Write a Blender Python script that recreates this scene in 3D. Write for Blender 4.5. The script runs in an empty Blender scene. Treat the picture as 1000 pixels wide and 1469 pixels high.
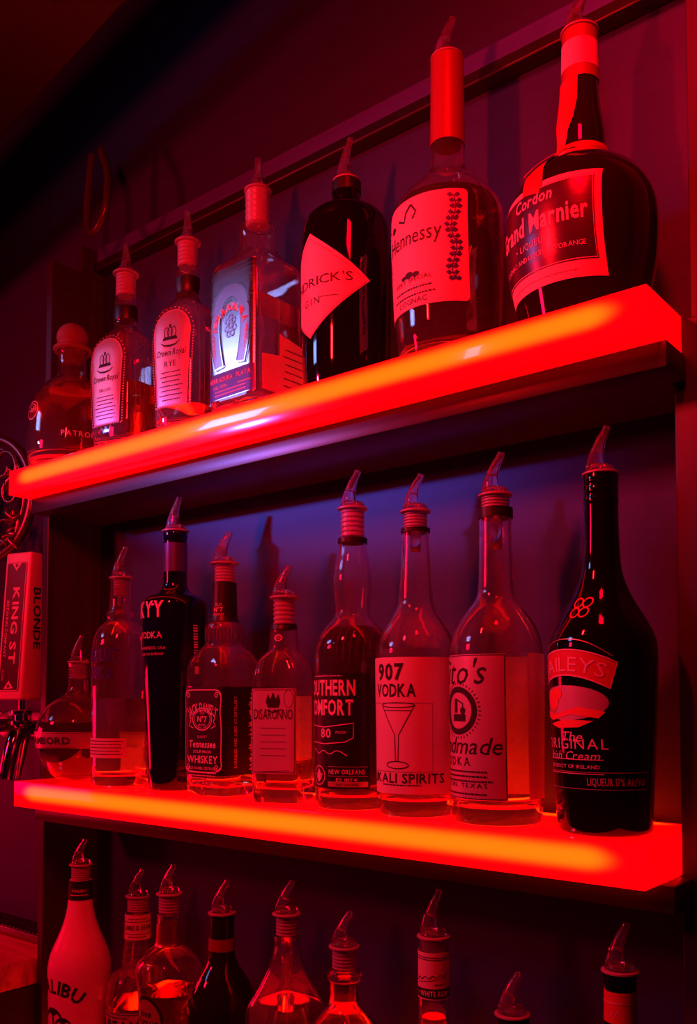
import bpy, bmesh, math, random
from mathutils import Vector, Matrix
from mathutils.geometry import tessellate_polygon
random.seed(7)
PI = math.pi
C = bpy.context.scene.collection
SC = bpy.context.scene

# ------------------------------------------------------------------ camera
cam = bpy.data.cameras.new('camera'); camo = bpy.data.objects.new('camera', cam); C.objects.link(camo)
camo.location = (0, 0, 1.45)
camo.rotation_euler = (math.radians(92.5), 0, math.radians(39.1))
cam.sensor_fit = 'VERTICAL'; cam.sensor_height = 36.0; cam.sensor_width = 36.0
cam.lens = 36.0 * 1300 / 1469
cam.shift_y = 0.1455
cam.clip_start = 0.02
SC.camera = camo

# ------------------------------------------------------------------ world, lamps, exposure
SC.view_settings.view_transform = 'Standard'
try: SC.view_settings.look = 'None'
except Exception: pass
SC.view_settings.gamma = 1.0; SC.view_settings.exposure = 0.0; SC.view_settings.use_curve_mapping = False
SC.cycles.max_bounces = 24; SC.cycles.transmission_bounces = 24; SC.cycles.glossy_bounces = 8
SC.cycles.diffuse_bounces = 4; SC.cycles.transparent_max_bounces = 16
SC.cycles.sample_clamp_indirect = 6.0
w = bpy.data.worlds.new('world'); SC.world = w; w.use_nodes = True
bg = w.node_tree.nodes['Background']; bg.inputs[0].default_value = (0.9, 0.0, 0.4, 1); bg.inputs[1].default_value = 0.010

def aim(o, target): o.rotation_euler = (Vector(target) - o.location).to_track_quat('-Z', 'Y').to_euler()
def area(name, loc, target, sx, sy, col, watts, spread=180):
    l = bpy.data.lights.new(name, 'AREA'); l.shape = 'RECTANGLE'; l.size = sx; l.size_y = sy
    l.color = col; l.energy = watts; l.spread = math.radians(spread)
    o = bpy.data.objects.new(name, l); C.objects.link(o); o.location = loc; aim(o, target); return o
def spot(name, loc, target, col, watts, deg, blend, radius):
    l = bpy.data.lights.new(name, 'SPOT'); l.color = col; l.energy = watts; l.spot_size = math.radians(deg)
    l.spot_blend = blend; l.shadow_soft_size = radius
    o = bpy.data.objects.new(name, l); C.objects.link(o); o.location = loc; aim(o, target); return o
# red bar tube hanging just in front of the shelves, an added red fill for taps and left bottles, a red lamp on the right,
# a blue stage spot and a bluish screen across the room on the left
area('red_bar_lamp', (-0.55, 0.16, 1.96), (-0.55, 0.80, 1.76), 0.03, 0.11, (1, 0.004, 0.008), 6.5)
area('added_left_fill', (-1.55, -0.40, 1.90), (-1.02, 0.80, 1.50), 0.16, 0.16, (1, 0.001, 0.020), 10.0)
area('red_side_lamp', (-0.16, 0.30, 2.22), (-0.22, 0.80, 1.95), 0.10, 0.10, (1, 0.0, 0.004), 2.2, 90)
area('added_counter_fill', (-1.80, 0.42, 1.36), (-1.20, 0.80, 1.10), 0.25, 0.25, (1, 0.0, 0.030), 1.0, 110)  # added, unseen light that gives the counter and wall their red glow
sp = spot('blue_stage_lamp', (-2.14, -0.98, 2.04), (-0.74, 0.80, 1.70), (0.07, 0.18, 1.0), 240, 15, 0.9, 0.05)
sp.scale = (1.0, 0.26, 1.0)
area('blue_screen', (-2.10, -0.65, 2.42), (-0.70, 0.66, 1.80), 0.35, 0.25, (0.26, 0.36, 1.0), 0.20, 38)

# ------------------------------------------------------------------ materials
def mat(name, col=(0.5, 0.5, 0.5), rough=0.5, metal=0.0, trans=0.0, ior=1.45, coat=0.0, spec=0.5, emit=None, es=0.0):
    m = bpy.data.materials.new(name); m.use_nodes = True
    b = m.node_tree.nodes['Principled BSDF']
    b.inputs['Base Color'].default_value = (*col, 1); b.inputs['Roughness'].default_value = rough
    b.inputs['Metallic'].default_value = metal; b.inputs['Transmission Weight'].default_value = trans
    b.inputs['IOR'].default_value = ior; b.inputs['Coat Weight'].default_value = coat
    b.inputs['Specular IOR Level'].default_value = spec
    if emit: b.inputs['Emission Color'].default_value = (*emit, 1); b.inputs['Emission Strength'].default_value = es
    return m
def grain(m, scale=(3, 60, 60), amount=0.35, bump=0.25, dist=0.002):
    nt = m.node_tree; b = nt.nodes['Principled BSDF']; N = nt.nodes.new; L = nt.links.new
    tc = N('ShaderNodeTexCoord'); mp = N('ShaderNodeMapping'); nz = N('ShaderNodeTexNoise')
    mp.inputs['Scale'].default_value = scale; nz.inputs['Scale'].default_value = 1.0; nz.inputs['Detail'].default_value = 8
    nz.inputs['Distortion'].default_value = 0.6
    L(tc.outputs['Object'], mp.inputs['Vector']); L(mp.outputs[0], nz.inputs['Vector'])
    c = b.inputs['Base Color'].default_value[:]
    r = N('ShaderNodeValToRGB'); r.color_ramp.elements[0].position = 0.3; r.color_ramp.elements[1].position = 0.7
    r.color_ramp.elements[0].color = tuple(v * (1 - amount) for v in c[:3]) + (1,)
    r.color_ramp.elements[1].color = tuple(v * (1 + amount) for v in c[:3]) + (1,)
    L(nz.outputs['Fac'], r.inputs['Fac']); L(r.outputs['Color'], b.inputs['Base Color'])
    bp = N('ShaderNodeBump'); bp.inputs['Strength'].default_value = bump; bp.inputs['Distance'].default_value = dist
    L(nz.outputs['Fac'], bp.inputs['Height']); L(bp.outputs[0], b.inputs['Normal'])
    return m
def speck(m, scale=900, amount=0.12):          # paper fibre, faint mottling
    nt = m.node_tree; b = nt.nodes['Principled BSDF']; N = nt.nodes.new; L = nt.links.new
    tc = N('ShaderNodeTexCoord'); nz = N('ShaderNodeTexNoise'); nz.inputs['Scale'].default_value = scale
    L(tc.outputs['Object'], nz.inputs['Vector'])
    c = b.inputs['Base Color'].default_value[:]
    r = N('ShaderNodeValToRGB')
    r.color_ramp.elements[0].color = tuple(v * (1 - amount) for v in c[:3]) + (1,)
    r.color_ramp.elements[1].color = tuple(min(1, v * (1 + amount)) for v in c[:3]) + (1,)
    L(nz.outputs['Fac'], r.inputs['Fac']); L(r.outputs['Color'], b.inputs['Base Color'])
    return m
M = {}
M['wall'] = grain(mat('painted_wood_wall', (0.022, 0.030, 0.17), 0.6), (2.2, 30, 60), 0.10, 0.22, 0.0015)
M['wood'] = grain(mat('dark_stained_wood', (0.035, 0.022, 0.022), 0.35), (3, 50, 60), 0.4, 0.2, 0.001)
M['frame'] = grain(mat('dark_painted_frame', (0.03, 0.025, 0.06), 0.4), (40, 40, 3), 0.25, 0.2, 0.001)
M['rail'] = grain(mat('violet_grey_rail', (0.06, 0.08, 0.45), 0.45), (3, 40, 40), 0.15, 0.15, 0.001)
M['counter'] = grain(mat('wood_counter', (0.55, 0.25, 0.2), 0.35), (3, 90, 40), 0.35, 0.15, 0.001)
M['floor'] = grain(mat('dark_floor', (0.03, 0.02, 0.02), 0.5), (8, 2, 8), 0.3, 0.1, 0.001)
M['ceiling'] = speck(mat('dark_ceiling', (0.02, 0.014, 0.018), 0.8), 40)
M['glass'] = mat('clear_glass', (1, 0.96, 0.96), 0.0, 0, 0.98, 1.46)
M['tinted'] = mat('smoky_glass', (0.95, 0.72, 0.68), 0.0, 0, 0.98, 1.46)
M['blackglass'] = mat('black_bottle_glass', (0.004, 0.003, 0.005), 0.05, 0, 0, 1.5, 0.4)
M['blueglass'] = mat('deep_blue_glass', (0.004, 0.004, 0.030), 0.06, 0, 0, 1.5, 0.4)
M['brownglass'] = mat('dark_brown_glass', (0.012, 0.004, 0.004), 0.05, 0, 0, 1.5, 0.4)
M['whiteglass'] = speck(mat('opaque_white_glass', (0.80, 0.76, 0.76), 0.25, coat=0.3), 60, 0.03)
M['clearliq'] = mat('clear_spirit', (1, 0.96, 0.95), 0, 0, 0.96, 1.35)
M['amber'] = mat('amber_spirit', (0.80, 0.30, 0.12), 0, 0, 0.96, 1.35)
M['darkamber'] = mat('dark_amber_spirit', (0.10, 0.010, 0.006), 0, 0, 1.0, 1.35)
M['berry'] = mat('dark_berry_liqueur', (0.20, 0.02, 0.03), 0, 0, 1.0, 1.35)
M['spout'] = mat('clear_plastic_spout', (1, 0.92, 0.95), 0.02, 0, 0.965, 1.45)
M['cork'] = mat('milky_plastic_stopper', (0.55, 0.45, 0.55), 0.3, 0, 0.40, 1.4)
M['wooden_cork'] = speck(mat('natural_cork', (0.20, 0.13, 0.10), 0.7), 300, 0.3)
M['paper'] = speck(mat('cream_paper', (0.62, 0.58, 0.56), 0.55))
def thin_paper(name, col):                    # paper that lets some light through from behind
    m = bpy.data.materials.new(name); m.use_nodes = True; nt = m.node_tree; N = nt.nodes.new; L = nt.links.new
    nt.nodes.remove(nt.nodes['Principled BSDF']); out = nt.nodes['Material Output']
    tc = N('ShaderNodeTexCoord'); nz = N('ShaderNodeTexNoise'); nz.inputs['Scale'].default_value = 400; L(tc.outputs['Object'], nz.inputs['Vector'])
    r = N('ShaderNodeValToRGB'); r.color_ramp.elements[0].color = tuple(c * 0.92 for c in col) + (1,); r.color_ramp.elements[1].color = (*col, 1); L(nz.outputs['Fac'], r.inputs['Fac'])
    d = N('ShaderNodeBsdfDiffuse'); t = N('ShaderNodeBsdfTranslucent'); x = N('ShaderNodeMixShader'); x.inputs[0].default_value = 0.45
    L(r.outputs['Color'], d.inputs['Color']); L(r.outputs['Color'], t.inputs['Color'])
    L(d.outputs[0], x.inputs[1]); L(t.outputs[0], x.inputs[2]); L(x.outputs[0], out.inputs['Surface']); return m
M['backpaper'] = thin_paper('thin_back_paper', (0.9, 0.82, 0.8))
M['greypaper'] = speck(mat('grey_paper', (0.42, 0.36, 0.40), 0.5))
M['silverpaper'] = speck(mat('silvery_paper', (0.55, 0.46, 0.50), 0.42, 0.35))
M['redpaper'] = speck(mat('red_paper', (0.55, 0.04, 0.05), 0.5))
M['blackpaper'] = speck(mat('black_paper', (0.010, 0.007, 0.009), 0.4))
M['ink'] = speck(mat('dark_ink', (0.010, 0.006, 0.008), 0.6), 500)
M['blueink'] = speck(mat('deep_blue_ink', (0.015, 0.03, 0.30), 0.5), 500)
M['paleink'] = speck(mat('pale_print', (0.72, 0.60, 0.62), 0.5), 500)
M['goldink'] = speck(mat('gold_print', (0.75, 0.50, 0.30), 0.35, 0.6), 500)
M['redink'] = speck(mat('red_print', (0.75, 0.10, 0.08), 0.5), 500)
M['metal'] = speck(mat('brushed_silver_plate', (0.72, 0.68, 0.72), 0.2, 1.0), 400, 0.08)
M['darkmetal'] = speck(mat('dark_tin', (0.34, 0.28, 0.36), 0.32, 1.0), 300, 0.1)
M['pewter'] = speck(mat('pewter_plate', (0.50, 0.42, 0.46), 0.42, 0.6), 400, 0.08)
M['ridge'] = mat('pressed_glass_ridge', (0.55, 0.45, 0.5), 0.12, 0, 0.80, 1.46)
M['plum'] = speck(mat('plum_foil', (0.10, 0.05, 0.10), 0.28, 0.6), 300, 0.1)
M['gold'] = speck(mat('gold_foil', (0.70, 0.42, 0.22), 0.3, 0.9), 300, 0.1)
M['chrome'] = speck(mat('polished_chrome', (0.75, 0.72, 0.74), 0.08, 1.0), 200, 0.04)
M['redcap'] = speck(mat('red_capsule', (0.26, 0.03, 0.03), 0.36, 0.1), 300, 0.08)
M['purplecap'] = speck(mat('violet_capsule', (0.06, 0.05, 0.30), 0.4, 0.2), 300, 0.08)
M['ribbon'] = speck(mat('red_satin_ribbon', (0.36, 0.03, 0.03), 0.45), 300, 0.08)
M['blackring'] = mat('black_rubber_ring', (0.01, 0.01, 0.01), 0.4)
M['taphandle'] = speck(mat('pale_painted_handle', (0.72, 0.55, 0.58), 0.45), 80, 0.05)
M['iron'] = speck(mat('cast_iron', (0.30, 0.20, 0.22), 0.3, 0.9), 200, 0.2)
M['cablem'] = mat('black_cable', (0.04, 0.03, 0.04), 0.3)

def lightbox_material(name, half, yf, yb, zc, power=1.0):
    """frosted light box: an LED line runs behind its front face and a second one along its rear edge; luminance falls off with distance from them"""
    m = mat(name, (0.25, 0.02, 0.02), 0.12, coat=1.0); nt = m.node_tree; N = nt.nodes.new; L = nt.links.new
    b = nt.nodes['Principled BSDF']; tc = N('ShaderNodeTexCoord'); s = N('ShaderNodeSeparateXYZ'); L(tc.outputs['Object'], s.inputs[0])
    def op(o, a, bb=None):
        n = N('ShaderNodeMath'); n.operation = o
        for i, v in enumerate((a, bb)):
            if v is None: continue
            if isinstance(v, (int, float)): n.inputs[i].default_value = v
            else: L(v, n.inputs[i])
        return n.outputs[0]
    ends = op('MAXIMUM', op('SUBTRACT', op('ABSOLUTE', s.outputs[0]), half), 0.0)
    def line(y0, z0, sig, esig):
        d = op('ADD', op('POWER', op('SUBTRACT', s.outputs[1], y0), 2.0), op('POWER', op('SUBTRACT', s.outputs[2], z0), 2.0))
        d = op('ADD', op('DIVIDE', d, sig * sig), op('DIVIDE', op('POWER', ends, 2.0), esig * esig))
        return op('POWER', 2.718, op('MULTIPLY', op('POWER', d, 2.0), -1.0))
    mix = N('ShaderNodeMix'); mix.data_type = 'RGBA'; L(line(yf, zc, 0.0092, 0.024), mix.inputs[0])
    mix.inputs[6].default_value = (3.0, 0.0, 0.003, 1); mix.inputs[7].default_value = (4.2, 0.25, 0.004, 1)
    rear = N('ShaderNodeMix'); rear.data_type = 'RGBA'; L(line(yb, -0.001, 0.009, 0.022), rear.inputs[0])
    L(mix.outputs[2], rear.inputs[6]); rear.inputs[7].default_value = (22.0, 0.30, 0.004, 1); mix = rear
    L(mix.outputs[2], b.inputs['Emission Color']); b.inputs['Emission Strength'].default_value = power
    return m

# ------------------------------------------------------------------ object helpers
def link(name, me, m=None, parent=None, smooth=False):
    o = bpy.data.objects.new(name, me); C.objects.link(o)
    if m is not None and not me.materials: me.materials.append(m)
    if parent is not None: o.parent = parent
    if smooth:
        for p in me.polygons: p.use_smooth = True
    return o
def obj(name, bm, m, parent=None, smooth=False, loc=None, angle=None):
    me = bpy.data.meshes.new(name); bm.to_mesh(me); bm.free()
    o = link(name, me, m, parent, smooth)
    if angle is not None:
        for p in me.polygons: p.use_smooth = True
        me.set_sharp_from_angle(angle=math.radians(angle))
    if loc is not None: o.location = loc
    return o
def tag(o, label, cat, group=None):
    o['label'] = label; o['category'] = cat
    if group: o['group'] = group
    return o
def thing(name, label, cat, loc, rz=0, group=None):
    o = bpy.data.objects.new(name, None); C.objects.link(o); o.empty_display_size = 0.02
    o.location = loc; o.rotation_euler = (0, 0, math.radians(rz)); return tag(o, label, cat, group)
def struct(o): o['kind'] = 'structure'; return o
def add_box(bm, x0, x1, y0, y1, z0, z1, bev=0.0, seg=2):
    r = bmesh.ops.create_cube(bm, size=1.0); vs = r['verts']
    bmesh.ops.scale(bm, vec=(x1 - x0, y1 - y0, z1 - z0), verts=vs)
    bmesh.ops.translate(bm, vec=((x0 + x1) / 2, (y0 + y1) / 2, (z0 + z1) / 2), verts=vs)
    if bev:
        es = list({e for v in vs for e in v.link_edges})
        bmesh.ops.bevel(bm, geom=es, offset=bev, segments=seg, affect='EDGES', profile=0.5)
    return bm
def add_prism(bm, pts, z0, z1, bev=0.0):
    vs = [bm.verts.new((x, y, z0)) for x, y in pts]; f = bm.faces.new(vs)
    r = bmesh.ops.extrude_face_region(bm, geom=[f]); nv = [g for g in r['geom'] if isinstance(g, bmesh.types.BMVert)]
    bmesh.ops.translate(bm, vec=(0, 0, z1 - z0), verts=nv)
    bmesh.ops.recalc_face_normals(bm, faces=bm.faces)
    if bev: bmesh.ops.bevel(bm, geom=list(bm.edges), offset=bev, segments=2, affect='EDGES', profile=0.5)
    return bm
def add_tube(bm, pts, rad, seg=12, cap=True):
    """round tube through 3-D points; rad is a number or one radius per point"""
    P = [Vector(p) for p in pts]; n = len(P)
    R = rad if isinstance(rad, (list, tuple)) else [rad] * n
    rings = []; ref = None
    for i in range(n):
        t = (P[min(i + 1, n - 1)] - P[max(i - 1, 0)]).normalized()
        if ref is None: ref = t.orthogonal().normalized()
        ref = (ref - t * ref.dot(t)).normalized(); q = t.cross(ref)
        rings.append([bm.verts.new(P[i] + (ref * math.cos(2 * PI * k / seg) + q * math.sin(2 * PI * k / seg)) * R[i]) for k in range(seg)])
    for a, b in zip(rings, rings[1:]):
        for k in range(seg): bm.faces.new((a[k], a[(k + 1) % seg], b[(k + 1) % seg], b[k]))
    if cap: bm.faces.new(rings[0][::-1]); bm.faces.new(rings[-1])
    return rings
def add_lathe(bm, prof, seg=32, origin=(0, 0, 0)):
    """prof: (r, z) from bottom to top (r = 0 closes it)"""
    ox, oy, oz = origin; prev = None
    for r, z in prof:
        ring = [bm.verts.new((ox, oy, oz + z))] if r < 1e-6 else \
               [bm.verts.new((ox + r * math.cos(2 * PI * k / seg), oy + r * math.sin(2 * PI * k / seg), oz + z)) for k in range(seg)]
        if prev is not None:
            a, b = prev, ring
            for k in range(seg):
                k2 = (k + 1) % seg
                if len(a) == 1 and len(b) == 1: break
                if len(a) == 1: bm.faces.new((a[0], b[k2], b[k]))
                elif len(b) == 1: bm.faces.new((a[k], a[k2], b[0]))
                else: bm.faces.new((a[k], a[k2], b[k2], b[k]))
        prev = ring
    return bm
def chaikin(pts, it=2):
    for _ in range(it):
        o = [pts[0]]
        for a, b in zip(pts, pts[1:]):
            o.append(tuple(x * 0.75 + y * 0.25 for x, y in zip(a, b))); o.append(tuple(x * 0.25 + y * 0.75 for x, y in zip(a, b)))
        o.append(pts[-1]); pts = o
    return pts
def smooth_path(pts, it=3): return chaikin([tuple(p) for p in pts], it)

# ------------------------------------------------------------------ flat artwork (lettering, frames, emblems), in millimetres
_gly = {}
def glyph(ch, bold):
    k = (ch, bold)
    if k not in _gly:
        cu = bpy.data.curves.new('glyph', 'FONT'); cu.body = ch; cu.size = 1.0; cu.resolution_u = 2; cu.offset = bold
        ob = bpy.data.objects.new('glyph', cu); me = bpy.data.meshes.new_from_object(ob)
        vs = [(v.co.x, v.co.y) for v in me.vertices]; me.calc_loop_triangles()
        fs = [tuple(t.vertices) for t in me.loop_triangles]
        xs = [v[0] for v in vs] or [0]
        _gly[k] = (vs, fs, min(xs), max(xs))
        bpy.data.objects.remove(ob); bpy.data.curves.remove(cu); bpy.data.meshes.remove(me)
    return _gly[k]
CAP = 0.0
class Ink:
    def __init__(s): s.v = []; s.f = []
    def poly(s, pts):
        n = len(s.v); s.v += [tuple(p) for p in pts]
        for t in tessellate_polygon([[Vector((p[0], p[1], 0)) for p in pts]]): s.f.append(tuple(n + i for i in t))
        return s
    def rect(s, x0, y0, x1, y1): return s.poly([(x0, y0), (x1, y0), (x1, y1), (x0, y1)])
    def disc(s, x, y, r, ry=None, n=28): return s.poly([(x + r * math.cos(2 * PI * k / n), y + (ry or r) * math.sin(2 * PI * k / n)) for k in range(n)])
    def stroke(s, pts, w, closed=False):
        m = len(pts); n = len(s.v)
        for i in range(m):
            a = pts[(i - 1) % m] if closed or i else pts[i]; b = pts[(i + 1) % m] if closed or i < m - 1 else pts[i]
            dx, dy = b[0] - a[0], b[1] - a[1]; l = math.hypot(dx, dy) or 1
            ww = w[i] if isinstance(w, (list, tuple)) else w
            ox, oy = -dy / l * ww / 2, dx / l * ww / 2
            s.v += [(pts[i][0] + ox, pts[i][1] + oy), (pts[i][0] - ox, pts[i][1] - oy)]
        for i in range(m if closed else m - 1):
            a = n + 2 * i; b = n + 2 * ((i + 1) % m); s.f += [(a, a + 1, b + 1), (a, b + 1, b)]
        return s
    def ring(s, x, y, r, w, ry=None, n=32, a0=0, a1=2 * PI):
        full = abs(a1 - a0 - 2 * PI) < 1e-6
        pts = [(x + r * math.cos(a0 + (a1 - a0) * k / n), y + (ry or r) * math.sin(a0 + (a1 - a0) * k / n)) for k in range(n if full else n + 1)]
        return s.stroke(pts, w, full)
    def frame(s, x0, y0, x1, y1, w): return s.stroke(rrect(x0, y0, x1, y1, min(2, (x1 - x0) / 6), 3), w, True)
    def text(s, t, x, y, h, al='c', bold=0.0, sh=0.0, xs=1.0, fit=None, arc=None, gap=0.0, rot=0.0):
        """t at cap height h; fit = total width; arc = radius of a circle the baseline bends round (+ arches up)"""
        sc = h / 0.73; px = 0.0; items = []
        for ch in t:
            if ch == ' ': px += 0.32 + gap; continue
            vs, fs, a, b = glyph(ch, bold); items.append((vs, fs, px - a)); px += b - a + 0.09 + gap
        px = max(px - 0.09 - gap, 0.01)
        k = (fit / (px * sc)) if fit else xs
        x0 = {'c': -px / 2, 'l': 0, 'r': -px}[al]
        for vs, fs, o in items:
            n = len(s.v)
            for vx, vy in vs:
                X = (vx + o + x0) * sc * k + sh * vy * sc; Y = vy * sc
                if arc: X, Y = (arc + Y) * math.sin(X / arc), (arc + Y) * math.cos(X / arc) - arc
                if rot: X, Y = X * math.cos(rot) - Y * math.sin(rot), X * math.sin(rot) + Y * math.cos(rot)
                s.v.append((x + X, y + Y))
            s.f += [tuple(n + i for i in f) for f in fs]
        return s
    def lines(s, x, y0, y1, n, wid, h, seed=1):          # unreadably small type: rows of short dashes
        r = random.Random(seed)
        for i in range(n):
            y = y0 + (y1 - y0) * i / max(n - 1, 1); L = wid * r.uniform(0.75, 1); u = -L / 2
            while u < L / 2:
                d = r.uniform(1.2, 3.5); s.rect(x + u, y, x + min(u + d, L / 2), y + h); u += d + 0.7
        return s
def rrect(x0, y0, x1, y1, r, n=4):
    o = []
    for cx, cy, a in ((x1 - r, y1 - r, 0), (x0 + r, y1 - r, 1), (x0 + r, y0 + r, 2), (x1 - r, y0 + r, 3)):
        for k in range(n + 1): t = (a + k / n) * PI / 2; o.append((cx + r * math.cos(t), cy + r * math.sin(t)))
    return o
def refine(v, f, L):
    v = list(v); f = list(f)
    for _ in range(7):
        mid = {}
        def key(a, b): return (a, b) if a < b else (b, a)
        for t in f:
            for i in range(3):
                a, b = t[i], t[(i + 1) % 3]
                if math.hypot(v[a][0] - v[b][0], v[a][1] - v[b][1]) > L and key(a, b) not in mid:
                    mid[key(a, b)] = len(v); v.append(((v[a][0] + v[b][0]) / 2, (v[a][1] + v[b][1]) / 2))
        if not mid: break
        nf = []
        for t in f:
            a, b, c = t; m = [mid.get(key(t[i], t[(i + 1) % 3])) for i in range(3)]
            k = sum(x is not None for x in m)
            if k == 0: nf.append(t)
            elif k == 3: nf += [(a, m[0], m[2]), (m[0], b, m[1]), (m[2], m[1], c), (m[0], m[1], m[2])]
            else:
                for _r in range(3):
                    if (k == 1 and m[0] is not None) or (k == 2 and m[2] is None): break
                    a, b, c = b, c, a; m = [m[1], m[2], m[0]]
                if k == 1: nf += [(a, m[0], c), (m[0], b, c)]
                else: nf += [(m[0], b, m[1]), (a, m[0], m[1]), (a, m[1], c)]
        f = nf
    return v, f

# ------------------------------------------------------------------ bottles
def polar(n, t):                                     # superellipse radius, 2 = round
    if n <= 2.01: return 1.0
    return (abs(math.cos(t)) ** n + abs(math.sin(t)) ** n) ** (-1.0 / n)
_tab = {}
def arc_table(n, asp):
    k = (round(n, 1), asp)
    if k not in _tab:
        N = 360; pts = []; s = [0.0]
        for i in range(-N, N + 1):
            t = PI * i / N; r = polar(k[0], t); pts.append((r * math.sin(t), -r * math.cos(t) * asp))
        for a, b in zip(pts, pts[1:]): s.append(s[-1] + math.hypot(b[0] - a[0], b[1] - a[1]))
        h = s[N]; _tab[k] = ([x - h for x in s], pts)
    return _tab[k]
SPEC = {}
class Bottle:
    """a lathe of profile (z, r, squareness) on an empty at the bottle's base; label faces local -Y"""
    def __init__(s, key, name, label, rz=0, group=None, body='glass', wall=0.0028, liq=None, soft=2, base=0.010):
        d = SPEC[key]; s.asp = d['asp']; s.m = d['m']
        s.z0 = {'U': Z_UP, 'L': Z_LOW, 'T': Z_THIRD}[d['row']] + 0.0006
        s.root = thing(name, label, 'bottle', (d['x'], d['y'], s.z0), rz, group)
        p = [q for q in d['prof']]
        p = [p[0]] + [(max(q[0], 0.0012 + 0.001 * i), q[1], q[2]) for i, q in enumerate(p[1:])]
        s.prof = chaikin(p, soft)
        s.top = s.prof[-1][0]; s.neck = s.prof[-1][1]
        bm = bmesh.new()
        if M[body].node_tree.nodes['Principled BSDF'].inputs['Transmission Weight'].default_value > 0.5:
            out = [(0.0, s.prof[0][0], 2)] + [(r, z, n) for z, r, n in s.prof]
            inn = s.inner(wall, base)
            s.rings(bm, out + [(r, z, n) for r, z, n in inn[::-1]])
            s.body = obj('body', bm, M[body], s.root, True)
            if liq:
                lm, lv = liq; lv = s.m[lv] if isinstance(lv, str) else lv
                q = [(max(r - 0.0004, 0.0005) if r > 0 else 0, z + 0.0003, n) for r, z, n in inn if z < lv - 0.0005]
                zz = [x[1] for x in inn]; r, n = s.at(lv)
                q.append((r - wall - 0.0004, lv, n)); q.append((0.0, lv, n))
                bm = bmesh.new(); s.rings(bm, q, sharp_last=True); o = obj('liquid', bm, M[lm], s.root, angle=50)
        else:
            s.rings(bm, [(0.0, s.prof[0][0], 2)] + [(r, z, n) for z, r, n in s.prof] + [(0.0, s.top, 2)])
            s.body = obj('body', bm, M[body], s.root, angle=60)
    def inner(s, wall, base):
        inn = [(0.0, base, 2)]; first = True
        for z, r, n in s.prof:
            if z < base + 0.0015: continue
            if first: rr, nn = s.at(base + 0.002); inn += [((rr - wall) * 0.80, base, nn), ((rr - wall) * 0.95, base + 0.0008, nn)]; first = False
            inn.append((max(r - wall, 0.002), z, n))
        return inn
    def at(s, z):
        P = s.prof
        if z <= P[0][0]: return P[0][1], P[0][2]
        for a, b in zip(P, P[1:]):
            if z <= b[0]:
                t = (z - a[0]) / max(b[0] - a[0], 1e-9); return a[1] + (b[1] - a[1]) * t, a[2] + (b[2] - a[2]) * t
        return P[-1][1], P[-1][2]
    def rings(s, bm, seq, seg=56, sharp_last=False):
        prev = None
        for r, z, n in seq:
            if r < 1e-6: ring = [bm.verts.new((0, 0, z))]
            else:
                ring = []
                for k in range(seg):
                    t = 2 * PI * k / seg + PI / 4; q = polar(n, t) * r; ring.append(bm.verts.new((q * math.cos(t), q * math.sin(t) * s.asp, z)))
            if prev is not None:
                a, b = prev, ring
                for k in range(seg):
                    k2 = (k + 1) % seg
                    if len(a) == 1 and len(b) == 1: break
                    if len(a) == 1: bm.faces.new((a[0], b[k2], b[k]))
                    elif len(b) == 1: bm.faces.new((a[k], a[k2], b[0]))
                    else: bm.faces.new((a[k], a[k2], b[k2], b[k]))
            prev = ring
    def surf(s, u, z, off):
        r, n = s.at(z); S, P = arc_table(n, s.asp); x = u / r
        Lm = S[-1]
        while x > Lm: x -= 2 * Lm
        while x < -Lm: x += 2 * Lm
        lo, hi = 0, len(S) - 1
        while hi - lo > 1:
            m = (lo + hi) // 2
            if S[m] <= x: lo = m
            else: hi = m
        t = (x - S[lo]) / (S[hi] - S[lo]); a, b = P[lo], P[hi]
        px, py = a[0] + (b[0] - a[0]) * t, a[1] + (b[1] - a[1]) * t
        nx, ny = b[1] - a[1], -(b[0] - a[0]); l = math.hypot(nx, ny); nx /= l; ny /= l
        r1, _ = s.at(z + 0.0008); r0, _ = s.at(z - 0.0008); sl = (r1 - r0) / 0.0016; q = math.hypot(1, sl)
        return Vector((px * r + nx * off / q, py * r + ny * off / q, z - sl * off / q))
    def put(s, ink, name, m, parent=None, u0=0.0, z0=0.0, off=0.4, L=3.0, label=None):
        """wrap flat artwork (mm) round the bottle"""
        v, f = refine(ink.v, ink.f, L)
        vs = [s.surf((u0 + x) * 0.001, z0 + y * 0.001, off * 0.001) for x, y in v]
        me = bpy.data.meshes.new(name); me.from_pydata(vs, [], f)
        bm = bmesh.new(); bm.from_mesh(me)
        for fc in bm.faces:
            c = fc.calc_center_median()
            if fc.normal.dot(Vector((c.x, c.y, 0))) < 0: fc.normal_flip()
        bm.to_mesh(me); bm.free()
        o = link(name, me, M[m], parent or s.root, True)
        if label: o['label'] = label
        return o
    def band(s, name, za, zb, m, off=0.5, parent=None, label=None):
        """a sleeve or capsule hugging the bottle between two heights"""
        zs = [za + (zb - za) * k / 10 for k in range(11)]; bm = bmesh.new(); o = off * 0.001
        seq = [(s.at(z)[0] + 0.0001, z, s.at(z)[1]) for z in zs[:1]] + [(s.at(z)[0] + o, z, s.at(z)[1]) for z in zs] + [(s.at(zb)[0] + 0.0001, zb, s.at(zb)[1])]
        s.rings(bm, seq, 40); ob = obj(name, bm, M[m], parent or s.root, angle=50)
        if label: ob['label'] = label
        return ob
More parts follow.
